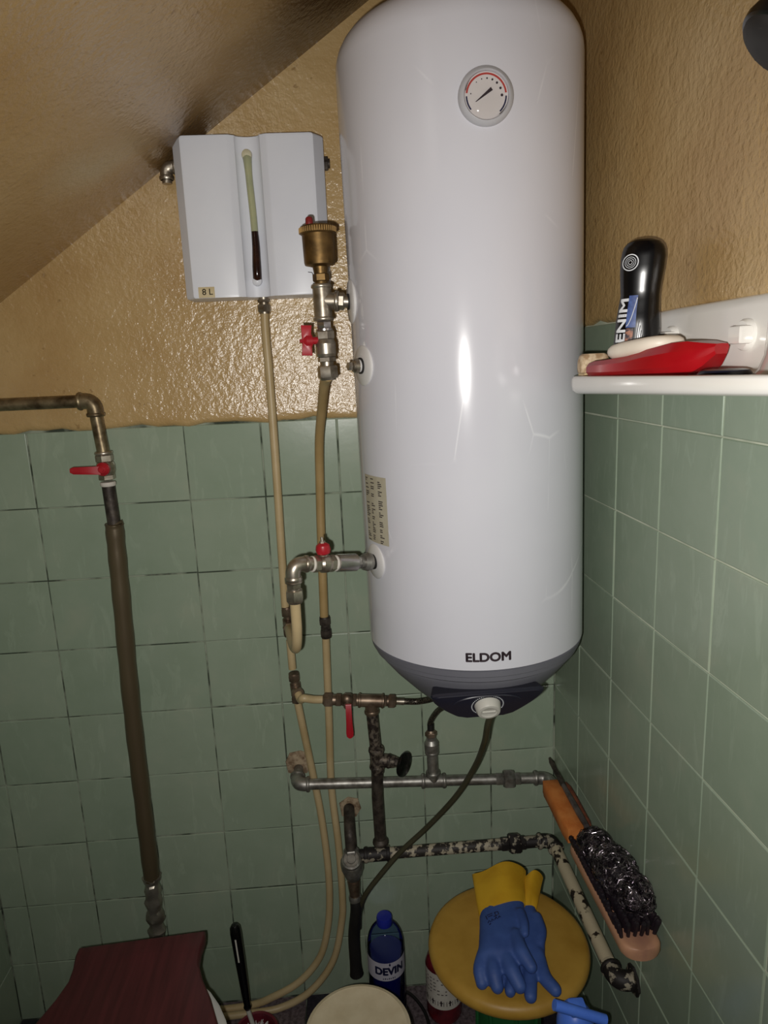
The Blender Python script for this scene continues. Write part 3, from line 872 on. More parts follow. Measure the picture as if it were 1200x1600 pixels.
mb = MB(); mb.prism([(-.0058, 0), (.0058, 0), (.0064, -.040), (.0074, -.058), (.0066, -.066), (.002, -.070), (-.002, -.070), (-.0066, -.066), (-.0074, -.058), (-.0064, -.040)], vc + Vector((.002, -.024, .004)), (1, 0, 0), (-.03, .12, 1), .005, .0014)
mb.build('lever', 'red_paint', iv)
mb = MB()
e2 = mb.seq(e, d, [('b', .0150, .0150, .005), ('r', .0132, .0132, .042), ('b', .0150, .0150, .005), ('h', .0120, .0120, .006), ('r', .0105, .0105, .003), ('h', .0150, .0150, .014), ('r', .010, .007, .003)], (0, 0, 1))
TC = e + d * .026
mb.seq(TC, (.02, 0, -1), [('r', .0132, .0132, .020), ('b', .0152, .0152, .008)])
mb.build('tee', 'copper_brown', iv)
mb = MB()
tb = T2 + Vector((.25, -1, 0)).normalized() * .020
mb.tube(cr([tuple(tb), tuple(tb + Vector((.006, -.014, -.006))), (0.5038, -0.0960, 0.8051), (0.5235, -0.0900, 0.7979), tuple(I0 + d * .004)], 8), PR, 14)
mb.build('branch_pipe', 'beige_pipe', iv)
hose = MB()
hose.tube(cr([tuple(e2 - d * .003), tuple(e2 + d * .018), (0.7365, -0.0850, 0.7755), (0.7666, -0.1100, 0.7943), (0.7949, -0.1400, 0.8290), (.79, -.16, .872)], 8), .0062, 12)
hs = tag(hose.build('flexible_hose', 'braid', loc=e2), 'braided hose from the brown inlet valve tee to the boiler underside', 'hose')
mb = MB(); mb.seq(e2 - d * .001, d, [('r', .0072, .0072, .016)]); mb.build('crimp_sleeve', 'nickel', hs)

# corroded riser under the tee
rs_ = thing('corroded_riser', 'upright corroded pipe with a black handwheel tap in its middle', 'pipe', (0.6416, -0.0700, 0.4401))
R0 = TC + Vector((.0006, 0, -.026)); R2 = Vector((0.6440, -0.0760, 0.4413)); RT = Vector((0.6447, -0.0830, 0.6488))
mb = MB(); mb.tube([R0, R0.lerp(RT, .85)], .0120, 16); mb.build('upper_pipe', 'corroded', rs_)
mb = MB(); mb.tube([RT, R0.lerp(R2, .62), R2 + Vector((0, 0, .008))], .0122, 16)
mb.seq(R2 + Vector((0, 0, .020)), (0, 0, -1), [('r', .0122, .0165, .006), ('b', .0168, .0168, .008)]); mb.build('lower_pipe', 'dark_steel', rs_)
mb = MB()
dd = (R2 - R0).normalized(); t0 = RT - dd * .030
mb.seq(t0, dd, [('b', .0160, .0165, .010), ('r', .0150, .0140, .012), ('r', .0140, .0150, .018), ('b', .0165, .0165, .008), ('r', .0145, .0130, .010)])
hdir = Vector((1, -.22, -.10)).normalized()
mb.seq(RT - dd * .002, hdir, [('r', .0130, .0138, .022), ('b', .0150, .0150, .006), ('r', .0138, .0120, .010), ('h', .0110, .0095, .008)])
tp_ = mb.build('tap_body', 'corroded', rs_)
mb = MB(); w0 = RT + hdir * .044
mb.seq(w0, hdir, [('r', .004, .004, .012)]); mb.build('spindle', 'galv', rs_)
mb = MB()
mb.lathe([(.006, -.004), (.020, -.002), (.0255, 0), (.0265, .003), (.0255, .006), (.018, .007), (.006, .009), (0, .009)], w0 + hdir * .010, (.80, -.58, -.04), 28)
mb.build('handwheel', 'black_gloss', rs_)

# ------------------------------------------------------------------ upper galvanised pipe
up_ = thing('galvanised_pipe', 'bare grey galvanised pipe, the upper of two water pipes crossing the back wall', 'pipe', (0.7406, -0.0500, 0.5694))
U0 = Vector((0.4733, -0.0500, 0.5852)); U1 = Vector((1.0028, -0.0500, 0.5619))
UC = wr(.056, .032, U1.z)
d = (UC - U0).normalized()
mb = MB(); mb.tube([U0 + d * .02, UC - d * .02], .0112, 18); mb.build('horizontal_run', 'galv', up_)
mb = MB(); elbow(mb, U0, d, (0.02, 1, .18), .022, .0142); mb.tube([U0 + Vector((0, .02, .004)), U0 + Vector((0.002, .054, .010))], .0105, 14); mb.build('wall_elbow', 'galv', up_)
mb = MB(); 
pts = [(-.026, -.022), (-.010, -.030), (.016, -.026), (.026, -.006), (.022, .020), (.004, .028), (-.020, .024), (-.030, .004)]
mb.prism([(a, b) for a, b in pts], (U0.x + .004, .001, U0.z + .022), (1, 0, 0), (0, 0, 1), .0045, .002); mb.build('wall_filler', 'hemp', up_)
U_T = Vector((0.7641, -0.0500, 0.5675)); U_T = U0 + d * (U_T - U0).dot(d)
mb = MB()
mb.seq(U_T - d * .026, d, [('b', .0158, .0158, .007), ('r', .0138, .0138, .038), ('b', .0158, .0158, .007)])
e = mb.seq(U_T, (-.02, 0, 1), [('r', .0135, .0135, .016), ('b', .0158, .0158, .007)])
mb.build('tee', 'galv', up_)
mb = MB()
e = mb.seq(e, (-.02, 0, 1), [('r', .0118, .0118, .046)]); mb.build('riser', 'galv', up_)
mb = MB()
e = mb.seq(e - Vector((0, 0, .004)), (-.02, 0, 1), [('b', .0152, .0152, .007), ('r', .0152, .0158, .018), ('r', .0155, .0110, .008), ('r', .0105, .0105, .008)]); mb.build('reducer', 'galv', up_)
mb = MB(); e = mb.seq(e, (-.02, 0, 1), [('h', .0128, .0128, .010), ('r', .0090, .0072, .004)]); mb.build('hose_nut', 'copper_brown', up_)
h2 = MB(); h2.tube(cr([tuple(e - Vector((0, 0, .003))), tuple(e + Vector((0, 0, .018))), (0.7738, -0.0750, 0.7447), (0.7894, -0.1100, 0.7774), (0.8072, -0.1400, 0.8132), (.825, -.19, .868)], 8), .0062, 12)
hs = tag(h2.build('flexible_hose', 'braid', loc=e), 'braided hose curving up from the grey pipe riser to the boiler underside', 'hose')
mb = MB(); mb.seq(e, (0, 0, 1), [('r', .0072, .0072, .014)]); mb.build('crimp_sleeve', 'black_rubber', hs)
U_N = U0 + d * (Vector((0.9298, -0.0500, 0.5632)) - U0).dot(d)
mb = MB()
mb.seq(U_N - d * .032, d, [('h', .0135, .0135, .018), ('h', .0205, .0205, .022), ('h', .0140, .0140, .014)], (0, 0, 1))
mb.build('union', 'galv', up_)
dw = (wr(1, .032, 0) - wr(0, .032, 0)).normalized()
mb = MB(); elbow(mb, UC, -d, dw, .026, .0138); mb.build('corner_elbow', 'galv', up_)
zE = UC.z - .010
mb = MB(); mb.tube([UC + dw * .02, wr(.462, .032, zE)], .0112, 18); mb.build('wall_run', 'galv', up_)
mb = MB(); elbow(mb, wr(.485, .032, zE), -dw, tuple(wr(0, 0, 0) - wr(0, 1, 0)), .022, .0138); mb.build('end_elbow', 'galv', up_)

# ------------------------------------------------------------------ lower painted pipe
lo = thing('painted_pipe', 'black pipe with flaking cream paint, the lower of two water pipes by the floor', 'pipe', (0.7330, -0.0750, 0.4169))
L0 = Vector((0.5950, -0.0750, 0.4215)); L1 = wr(.078, .030, (1.0236, -0.0780, 0.4250)[2])
d = (L1 - L0).normalized()
mb = MB(); mb.tube([L0 - d * .004, L0 + d * .06], .0125, 16); mb.seq(L0 + d * .012, d, [('b', .0165, .0165, .008), ('r', .0148, .0148, .040), ('b', .0165, .0165, .008)])
mb.build('tee', 'flaky_dark', lo)
mb = MB(); mb.tube([L0 + d * .06, L0.lerp(L1, .78)], .0122, 18); mb.build('horizontal_run', 'flaky', lo)
L_N = L0 + d * (Vector((0.9371, -0.0750, 0.4177)) - L0).dot(d)
mb = MB()
mb.seq(L_N - d * .034, d, [('h', .0150, .0150, .018), ('h', .0222, .0222, .024), ('h', .0155, .0155, .012), ('r', .0125, .0125, .016)], (0, 0, 1))
mb.build('union', 'flaky_dark', lo)
mb = MB(); mb.tube([L_N + d * .03, L1 - d * .02], .0125, 16); elbow(mb, L1, -d, dw, .026, .0150); mb.build('corner_elbow', 'flaky_dark', lo)
zL = L1.z - .012
mb = MB(); mb.tube([L1 + dw * .02, wr(.385, .030, zL)], .0128, 18); mb.build('wall_run', 'flaky_light', lo)
mb = MB()
EC = wr(.425, .030, zL)
elbow(mb, EC, -dw, tuple(wr(0, 0, 0) - wr(0, 1, 0)), .026, .0160)
mb.lathe([(.0250, 0), (.0245, .004), (.017, .006)], wr(.425, .0005, zL), tuple(wr(0, 1, 0) - wr(0, 0, 0)), 8)
mb.build('end_elbow', 'flaky_dark', lo)
# pipe from the wall to the drain tap
D0 = Vector((0.5792, -0.0300, 0.4759)); D1 = Vector((0.5802, -0.0800, 0.4283))
mb = MB(); mb.tube(bend((D0.x, .003, D0.z + .012), D0 + Vector((0, -.045, .010)), D1 + Vector((0, .006, .03)), 8) + [D1 + Vector((0, 0, .0))], .0122, 16)
mb.build('wall_stub', 'dark_steel', lo)
mb = MB(); mb.prism([(-.020, -.020), (.012, -.024), (.024, -.004), (.018, .020), (-.004, .026), (-.024, .012)], (D0.x + .003, .001, D0.z + .012), (1, 0, 0), (0, 0, 1), .004, .002); mb.build('wall_filler', 'hemp', lo)

dt = thing('drain_tap', 'dark chrome drain tap with faceted head hanging at the left end of the painted pipe', 'tap', tuple(D1))
TD = Vector((.03, -.10, -1)).normalized()
mb = MB()
mb.seq(D1 + Vector((0, 0, .016)), TD, [('h', .0165, .0165, .018), ('r', .0150, .0150, .010)])
mb.lathe([(.0160, -.008), (.0235, .002), (.0250, .013), (.0235, .028), (.0175, .042), (.0125, .050)], D1 + TD * .006, TD, 10)
mb.build('tap_body', 'galv', dt)
mb = MB(); q = D1 + Vector((0, -.014, -.004))
mb.lathe([(.0190, 0), (.0210, .006), (.0205, .012), (.0170, .014), (.0160, .0120), (.010, .0120), (.009, .0140), (0, .0140)], q, (0, -.55, .84), 24)
mb.build('tap_head', 'galv', dt)
n0 = D1 + TD * .052
mb = MB(); n1 = mb.seq(n0, TD, [('r', .0125, .0125, .006), ('r', .0140, .0115, .030), ('r', .0110, .0110, .006)]); mb.build('nozzle', 'copper_brown', dt)
mb = MB(); n2 = mb.seq(n1 - TD * .002, TD, [('b', .0135, .0135, .013)]); mb.build('hose_clamp', 'galv', dt)
mb = MB()
mb.tube(cr([n1, n2 + TD * .02, (0.5756, -0.0850, 0.2345), (0.5750, -0.0850, 0.1683), (0.5760, -0.0850, 0.1312)], 6), [.0125] * 20 + [.0128, .013, .0135, .0140, .0150], 16)
tag(mb.build('rubber_hose', 'black_rubber', loc=n2), 'short thick black rubber hose hanging from the drain tap', 'hose')

# power cable
mb = MB()
mb.tube(cr([(.8860, -.300, .876), (0.8406, -0.3000, 0.8509), (0.8355, -0.2600, 0.7772), (0.8280, -0.2000, 0.6920), (0.7971, -0.1500, 0.5966), (0.7420, -0.1150, 0.5077), (0.6831, -0.1050, 0.4446), (0.6361, -0.1050, 0.3901), (0.6041, -0.1000, 0.3418), (0.5910, -0.0850, 0.2900), (0.5871, -0.0600, 0.2268)], 8), .0056, 12)
tag(mb.build('power_cable', 'olive_cable', loc=(.886, -.30, .876)), 'dark olive power cable sagging from the boiler base to the tap', 'cable')

# ------------------------------------------------------------------ shelf on the right wall
sh = thing('wall_shelf', 'white glossy plastic bathroom shelf on the right-hand tiled wall', 'shelf', tuple(wr(.6, .0, 1.40)))
ZS = 1.4245
def zt_(d): return 1.4235 + .017 * (d - .41)
def zb_(d): return 1.3985 + .034 * (d - .41)
def plan(off):
    d0, d1, w1, r = .405 + off, 1.02 - off, .128 - off, .04
    pts = [(d1, .0), (d0 + .01, .0)]
    for k in range(7):
        a = math.pi / 2 * k / 6
        pts.append((d0 + r * (1 - math.sin(a + 0)) * 0 + r - r * math.cos(a), w1 - r + r * math.sin(a)))
    for k in range(7):
        a = math.pi / 2 * k / 6
        pts.append((d1 - r + r * math.sin(a), w1 - r + r * math.cos(a)))
    return pts
mb = MB()
mb.loft([[wr(a, b, zb_(a) + (zt_(a) - zb_(a)) * k + e) for a, b in plan(off)] for k, e, off in ((0, 0, .012), (.05, 0, .005), (.22, 0, .001), (.45, 0, 0), (.8, 0, 0), (.95, 0, .0012), (1, 0, .004), (1, -.0015, .007), (1, -.002, .010))])
mb.build('tray', 'shelf_plastic', sh, sharp=50)
mb = MB(); rings = []
for d_, zt in [(.408, 1.492), (.416, 1.501), (.43, 1.5045), (.50, 1.5055), (.60, 1.506), (.70, 1.5065), (.85, 1.507), (1.02, 1.507)]:
    prof = [(0, ZS - .003), (.040, ZS - .003), (.030, ZS + .001), (.022, ZS + .006), (.017, ZS + .014), (.0145, ZS + .028), (.0130, zt - .012), (.011, zt - .003), (.006, zt), (0, zt)]
    rings.append([wr(d_, w, z) for w, z in prof])
mb.loft(rings); mb.build('back_plate', 'shelf_plastic', sh, sharp=50)
mb = MB(); rings = []
for d_, wf in [(.702, .010), (.712, .026), (.726, .040), (.745, .050), (.775, .058), (.82, .062), (1.015, .064)]:
    prof = [(0, ZS - .003), (wf + .018, ZS - .003), (wf + .006, ZS + .006), (wf, ZS + .020), (wf - .002, 1.480), (wf * .9, 1.495), (wf * .7, 1.503), (0, 1.506)]
    rings.append([wr(d_, max(w, 0), z) for w, z in prof])
mb.loft(rings); mb.build('holder_block', 'shelf_plastic', sh, sharp=60)
nrm = tuple(wr(0, 1, 0) - wr(0, 0, 0))
for d_, z_ in ((.655, 1.4655), (.492, 1.4665)):
    mb = MB()
    mb.lathe([(.0170, 0), (.0165, .006), (.0145, .009), (.006, .0095), (0, .0095)], wr(d_, .0125, z_), nrm, 28)
    mb.box(wr(d_ + .004, .024, z_), (.024, .016, .019), .003, WRM.to_3x3())
    cv = mb.build('fixing_cover', 'shelf_plastic', sh)
    mb = MB(); mb.box(wr(d_ - .022, .0145, z_ - .001), (.006, .005, .006), .001, WRM.to_3x3()); mb.build('fixing_slot', 'galv', cv)

# shower gel bottle
bo = Vector((.9970, -.489, ZS - .0015))
bu = Vector((.88, -.44, 0)).normalized(); bn = Vector((-bu.y * -1, -bu.x, 0)); bn = Vector((-.44, -.88, 0)).normalized()
prof = [(0, -.0295, .0262), (.004, -.0310, .0274), (.0246, -.0305, .0272), (.056, -.0282, .0272), (.068, -.0273, .0265), (.081, -.0254, .0252), (.100, -.0226, .0250), (.113, -.0234, .0264),
        (.130, -.0243, .0291), (.145, -.0238, .0304), (.152, -.0226, .0298), (.158, -.0206, .0278), (.163, -.0165, .0235), (.1665, -.0090, .0160), (.168, .001, .008)]
gel = thing('shower_gel_bottle', 'tall black shaped shower gel bottle standing on the white shelf', 'bottle', tuple(bo))
def bsec(h, l, r):
    c = (l + r) / 2; w = (r - l) / 2; t = min(.020, w * .75)
    return [bo + bu * (c + w * math.copysign(abs(math.cos(a)) ** .8, math.cos(a))) + bn * (t * math.copysign(abs(math.sin(a)) ** .85, math.sin(a))) + Vector((.035 * h * .2, 0, h)) for a in (2 * math.pi * k / 32 for k in range(32))]
mb = MB(); P2 = []
for i in range(len(prof) - 1):
    for k in range(3):
        t = k / 3; P2.append(tuple(a + (b - a) * t for a, b in zip(prof[i], prof[i + 1])))
P2.append(prof[-1]); mb.loft([bsec(*p) for p in P2])
mb.build('body', 'black_gloss', gel, sharp=70)
def bpt(f, h, lift=.0004):
    """f: -1..1 across the front face, h height"""
    for i in range(len(prof) - 1):
        if prof[i][0] <= h <= prof[i + 1][0]:
            t = (h - prof[i][0]) / (prof[i + 1][0] - prof[i][0]); l = prof[i][1] + (prof[i + 1][1] - prof[i][1]) * t; r = prof[i][2] + (prof[i + 1][2] - prof[i][2]) * t; break
    c = (l + r) / 2; w = (r - l) / 2; t = min(.020, w * .75)
    ca = abs(f) ** (1 / .8); a = math.acos(max(-1, min(1, math.copysign(ca, f))))
    s_ = math.sin(a) ** .85
    return bo + bu * (c + w * f) + bn * (t * s_ + lift) + Vector((.007 * h, 0, h))
mb = MB(); curved_patch(mb, lambda f, h: bpt(f, h), -.48, -.04, .060, .099, 6, 6)
bl = mb.build('blue_label', 'label_blue', gel)
mb = MB(); curved_patch(mb, lambda f, h: bpt(f, h), -.46, -.14, .024, .059, 5, 6); mb.build('picture_label', 'skin_print', gel)
lettering('DENIM', .0165, lambda x, y: bpt(max(-.975, min(-.1, -.66 - y / .030)), max(.001, min(.16, .0600 + x)), .0009), 'white_ink', gel, .0006, 1.46)
mb = MB(); mb.tube([bpt(-.46 + .40 * t, .062 + .034 * t ** 1.8, .0006) for t in (k / 10 for k in range(11))], .0005, 5); mb.build('label_swoosh', 'white_ink', gel)
def bring(r0, r1, lift=.0005):
    b = MB(); rr = []
    for k in range(33):
        a = 2 * math.pi * k / 32
        rr.append([bpt(-.50 + q * math.cos(a) / .027, .1385 + q * math.sin(a), lift) for q in (r0, r1)])
    return b.loft(rr, False, False, False)
b = MB()
for r0, r1 in ((.0088, .0100), (.0062, .0068), (.0042, .0047), (.0020, .0026)):
    q = bring(r0, r1); k0 = len(b.v); b.v += q.v; b.f += [tuple(i + k0 for i in f) for f in q.f]
b.build('round_emblem', 'white_ink', gel)
mb = MB()
for k in range(7):
    f0 = .0 + k * .065
    mb.tube([bpt(f0 + (.11 - k * .012) * (t ** 3), .004 + t * (.064 - k * .006), -.0001) for t in (j / 12 for j in range(13))], .0006, 5)
mb.build('grip_ribs', 'black_gloss', gel)

# red soap dish with the soap on it
A = Vector((0.9553, -0.4538, 1.4313)); B = Vector((1.0155, -0.6504, 1.4422)); A.z = B.z = ZS - .0015
dd = (B - A); LD = dd.length; dd.normalize(); pw = Vector((-dd.y, dd.x, 0))
if pw.y < 0: pw = -pw
mb = MB(); rings = []
for t, hw, zb, zt in ((-.01, .006, .006, .012), (.01, .016, .001, .017), (.10, .022, 0, .020), (.25, .028, 0, .0215), (.45, .030, 0, .025), (.62, .031, 0, .032), (.80, .030, 0, .0375), (.90, .026, .002, .0385), (.98, .018, .012, .036), (1.04, .010, .024, .0345)):
    c = A + dd * (LD * t)
    rings.append([c - pw * (hw * .75) + Vector((0, 0, zb)), c - pw * hw + Vector((0, 0, zb + (zt - zb) * .3)), c - pw * hw * 1.0 + Vector((0, 0, zb + (zt - zb) * .72)), c - pw * hw * .78 + Vector((0, 0, zt)),
                  c + Vector((0, 0, zt + .0004)), c + pw * hw * .78 + Vector((0, 0, zt)), c + pw * hw + Vector((0, 0, zb + (zt - zb) * .7)), c + pw * (hw * .75) + Vector((0, 0, zb))])
mb.loft(rings)
dish = tag(mb.build('soap_dish', 'red_dish', loc=A.lerp(B, .5), sharp=28), 'long glossy red plastic soap dish lying on the white shelf', 'dish')
mb = MB(); SCt = A + dd * (LD * .46) + Vector((0, 0, .0345))
u2 = (dd + Vector((0, 0, .10))).normalized(); v2 = pw; n2_ = u2.cross(v2)
if n2_.z < 0: n2_ = -n2_
rings = []
for h, s_ in ((-.0095, .72), (-.0080, .88), (-.004, .975), (0, 1.0), (.004, .975), (.0075, .88), (.0092, .70)):
    rings.append([SCt + u2 * (.052 * s_ * math.copysign(abs(math.cos(a)) ** .7, math.cos(a))) + v2 * (.029 * s_ * math.copysign(abs(math.sin(a)) ** .7, math.sin(a))) + n2_ * h for a in (2 * math.pi * k / 36 for k in range(36))])
mb.loft(rings)
tag(mb.build('soap_bar', 'soap', loc=SCt, sharp=60), 'worn white oval bar of soap resting on the red dish', 'soap')
# tan block on a wrapper
tb_ = Vector((0.9690, -0.4082, 1.4286)); tb_.z = ZS - .002
pum = thing('pumice_block', 'small rough tan block on a cream wrapper at the left end of the shelf', 'pumice', tuple(tb_))
mb = MB(); rings = []
for h, s_ in ((.004, .96), (.008, 1.0), (.018, .98), (.024, .88), (.0265, .70)):
    rings.append([tb_ + Vector((.021 * s_ * math.copysign(abs(math.cos(a)) ** .5, math.cos(a)), 0.014 * s_ * math.copysign(abs(math.sin(a)) ** .5, math.sin(a)), h * 1.15)) for a in (2 * math.pi * k / 24 for k in range(24))])
mb.loft(rings); mb.build('stone', 'tan_block', pum)
mb = MB(); mb.box(tb_ + Vector((.006, 0, .002)), (.046, .026, .004), .0008); mb.build('wrapper', 'cream_card', pum)
# dark lid at the right
nl = Vector((0.9903, -0.7159, 1.4279)); nl.z = ZS - .002
mb = MB(); mb.lathe([(.025, 0), (.026, .002), (.026, .006), (.0235, .009), (.018, .0102), (0, .0105)], nl, (0, 0, 1), 36, sy=.8)
tag(mb.build('round_lid', 'navy_lid', loc=nl), 'flat dark navy lid lying on the shelf right of the red dish', 'lid')

# shower head at the frame's edge
sw = Vector((0.9077, -0.9182, 1.6454))
shh = thing('hand_shower', 'black glossy shower head hanging high on the right wall', 'shower', tuple(sw))
ax = Vector((-.52, .10, -.62)).normalized()
mb = MB(); mb.lathe([(.010, -.034), (.014, -.030), (.022, -.018), (.027, -.006), (.0285, .004), (.0275, .008), (.0255, .009)], sw, ax, 36)
hb = mb.build('bell', 'black_gloss', shh)
mb = MB(); mb.lathe([(.0255, .0088), (.0245, .0110), (.020, .0135), (.010, .0150), (0, .0152)], sw, ax, 36, cap0=False); nf = mb.build('nozzle_plate', 'black_rubber', shh)
mb = MB(); x_, y_, z_ = frame(ax)
for rr, n_ in ((.007, 6), (.0135, 11), (.0195, 16)):
    for k in range(n_):
        a = 2 * math.pi * k / n_
        mb.lathe([(.0012, 0), (.0009, .0008)], sw + ax * (.0145 - rr * .09) + x_ * (rr * math.cos(a)) + y_ * (rr * math.sin(a)), ax, 6)
mb.build('nozzles', 'black_rubber', nf)
mb = MB(); wd_ = sw + Vector((0, 0, 0)); dwp = (wd_ - Vector((XR, 0, 0)))
dpar = -wd_.y / 1.0
pA = sw - ax * .030; pB = sw - ax * .05 + Vector((.01, -.01, .02)); pC = wr(-pB.y + .01, .03, pB.z + .03); pD = wr(-pB.y + .01, .002, pB.z + .03)
mb.tube(cr([pA, pB, pC, pD], 8), .009, 14); mb.lathe([(.024, 0), (.023, .004), (.012, .008)], wr(-pB.y + .01, .002, pB.z + .03), nrm, 28)
mb.build('arm', 'chrome', shh)

# ------------------------------------------------------------------ brush, sponge, knife, steel wool on the pipes by the right wall
zP = UC.z - .005 + .0112
br = thing('scrubbing_brush', 'long wooden scrubbing brush with black bristles lying on the pipe along the right wall', 'brush', tuple(wr(.42, .035, zP)))
b0, b1 = .285, .540
def brush_w(t): 
    e = min(1, (1 - abs(2 * t - 1)) / .16)
    return .031 * math.sqrt(max(0.004, 1 - (1 - e) ** 2))
BW = .040
def bz(t): return zP
mb = MB(); rings = []
for h, s_ in ((0, .90), (.004, 1), (.013, 1), (.018, .93), (.0195, .80)):
    r = []
    N = 30
    for k in range(N + 1): t = .5 - .5 * math.cos(math.pi * k / N); r.append(wr(b0 + (b1 - b0) * t, BW + brush_w(t) * s_, bz(t) + h))
    for k in range(N, -1, -1): t = .5 - .5 * math.cos(math.pi * k / N); r.append(wr(b0 + (b1 - b0) * t, BW - brush_w(t) * s_, bz(t) + h))
    rings.append(r)
mb.loft(rings); mb.build('wooden_back', 'brush_wood', br, sharp=50)
mb = MB(); rng = random.Random(11)
for i in range(24):
    t = .09 + .80 * i / 23; hw = brush_w(t) - .006
    for k in range(6):
        w_ = BW - hw + 2 * hw * k / 5
        p = wr(b0 + (b1 - b0) * t, w_, bz(t) + .017); q = Vector((rng.uniform(-.10, .10), -.10 + rng.uniform(-.12, .12), 1))
        if k in (0, 5): q += Vector((wr(0, 1, 0) - wr(0, 0, 0)) * (.25 if k == 5 else -.25))
        mb.lathe([(.0028, 0), (.0038, .018), (.0046, .026), (.0030, .0285)], p, q, 6)
mb.build('bristles', 'bristle', br)

def wool(name, lumps, n, seed, label, loc):
    rng = random.Random(seed); mb = MB(); core = MB()
    for c, rad in lumps:
        c = Vector(c)
        core.ball(c, 1.0, 14, 8, rad[0] * .72, rad[1] * .72, rad[2] * .72)
        for _ in range(n):
            u = Vector((rng.gauss(0, 1), rng.gauss(0, 1), rng.gauss(0, 1))).normalized(); a = u.orthogonal().normalized(); b_ = u.cross(a)
            cr_ = rng.uniform(.004, .012); s = rng.uniform(.74, 1.04); pts = []; ph = rng.uniform(0, 6.3)
            for k in range(7):
                th = ph + k * .75
                p = Vector((u.x * rad[0], u.y * rad[1], u.z * rad[2])) * s + a * (cr_ * math.cos(th)) + b_ * (cr_ * math.sin(th)) + u * rng.uniform(-.002, .002)
                pts.append(c + p)
            mb.tube(pts, .00052, 3, False)
    o = tag(mb.build(name, 'wool', loc=loc), label, 'scourer')
    core.build('wool_core', 'bristle', o)
    return o
zW = zP + .052
wool('steel_wool_scourer', [(tuple(wr(.345, .040, zW - .010)), (.030, .040, .026)), (tuple(wr(.415, .036, zW + .002)), (.034, .050, .032)), (tuple(wr(.470, .026, zW + .002)), (.027, .034, .028))], 700, 21,
     'dark glinting ball of steel wool lying on the bristles of the brush', tuple(wr(.42, .035, zP + .03)))

sp = thing('sponge', 'orange foam sponge with a rusty scouring side leaning on the grey pipe in the corner', 'sponge', tuple(wr(.2, .035, zP)))
def strip(d0, d1, wl0, wr0, z0, z1, dz):
    """slightly sagging slab between d0 and d1"""
    mb = MB(); rings = []
    for k in range(9):
        t = k / 8; dd_ = d0 + (d1 - d0) * t; e = .004 if k in (0, 8) else 0; z_ = dz * t + .0015 * math.sin(5 * t)
        rings.append([wr(dd_, wl0 - e, z0 + z_ + .004), wr(dd_, wl0 - .004, z0 + z_), wr(dd_, wr0 + .004, z0 + z_), wr(dd_, wr0 + e, z0 + z_ + .004), wr(dd_, wr0 + e, z1 + z_ - .004), wr(dd_, wr0 + .004, z1 + z_ - e), wr(dd_, wl0 - .004, z1 + z_ - e), wr(dd_, wl0 - e, z1 + z_ - .004)])
    return mb.loft(rings)
strip(.120, .272, .068, .030, zP + .004, zP + .035, -.003).build('foam', 'orange_foam', sp, sharp=50)
strip(.125, .265, .0300, .012, zP + .004, zP + .031, -.003).build('scouring_side', 'rust_pad', sp, sharp=50)

kn = thing('table_knife', 'old tarnished table knife lying along the top of the orange sponge', 'knife', tuple(wr(.2, .03, zP + .034)))
mb = MB(); rings = []
for d_, hw, z_ in ((.070, .002, .050), (.085, .0055, .048), (.16, .0060, .042)):
    rings.append([wr(d_, .034 + hw, zP + z_), wr(d_, .034, zP + z_ + .0016), wr(d_, .034 - hw, zP + z_), wr(d_, .034, zP + z_ - .001)])
mb.loft(rings); mb.build('knife_blade', 'dark_steel', kn)
mb = MB(); mb.tube([wr(.158, .034, zP + .042), wr(.20, .034, zP + .0415), wr(.25, .034, zP + .0405), wr(.285, .034, zP + .041)], [.0045, .0055, .0060, .0050], 10); mb.build('knife_handle', 'blade', kn)

# ------------------------------------------------------------------ stool with gloves
so = Vector((.856, -.345, 0)); ZTOP = .44; SR = .142
st = thing('stool', 'round mustard-yellow plastic stool on a green pedestal in the corner', 'stool', tuple(so))
mb = MB(); mb.lathe([(SR - .02, ZTOP - .026), (SR - .006, ZTOP - .026), (SR - .001, ZTOP - .020), (SR, ZTOP - .013), (SR - .003, ZTOP - .005), (SR - .009, ZTOP - .001), (SR - .02, ZTOP), (0, ZTOP + .0005)], so, (0, 0, 1), 64)
mb.build('seat', 'stool_yellow', st)
mb = MB(); mb.lathe([(.085, 0), (.085, .008), (.068, .03), (.058, .12), (.056, .30), (.066, ZTOP - .03), (.075, ZTOP - .022)], so, (0, 0, 1), 32)
for k in range(8):
    a = 2 * math.pi * k / 8
    mb.tube([so + Vector((r * math.cos(a), r * math.sin(a), z)) for r, z in ((.0845, .006), (.068, .03), (.058, .12), (.0565, .30), (.066, ZTOP - .032))], .004, 6)
mb.build('pedestal', 'green_plastic', st)

def fused(mb, name, mat, parent, voxel, smooth=6, flat=None):
    """union of overlapping blobs into one continuous skin"""
    me = bpy.data.meshes.new('tmp'); me.from_pydata([tuple(v) for v in mb.v], [], mb.f)
    o = bpy.data.objects.new('tmp', me); C.objects.link(o)
    r = o.modifiers.new('r', 'REMESH'); r.mode = 'VOXEL'; r.voxel_size = voxel
    s = o.modifiers.new('s', 'SMOOTH'); s.iterations = smooth; s.factor = .5
    dg = bpy.context.evaluated_depsgraph_get()
    ev = bpy.data.meshes.new_from_object(o.evaluated_get(dg))
    out = MB(); out.v = [v.co.copy() for v in ev.vertices]; out.f = [tuple(p.vertices) for p in ev.polygons]
    bpy.data.objects.remove(o); bpy.data.meshes.remove(me); bpy.data.meshes.remove(ev)
    return out.build(name, mat, parent, sharp=180)

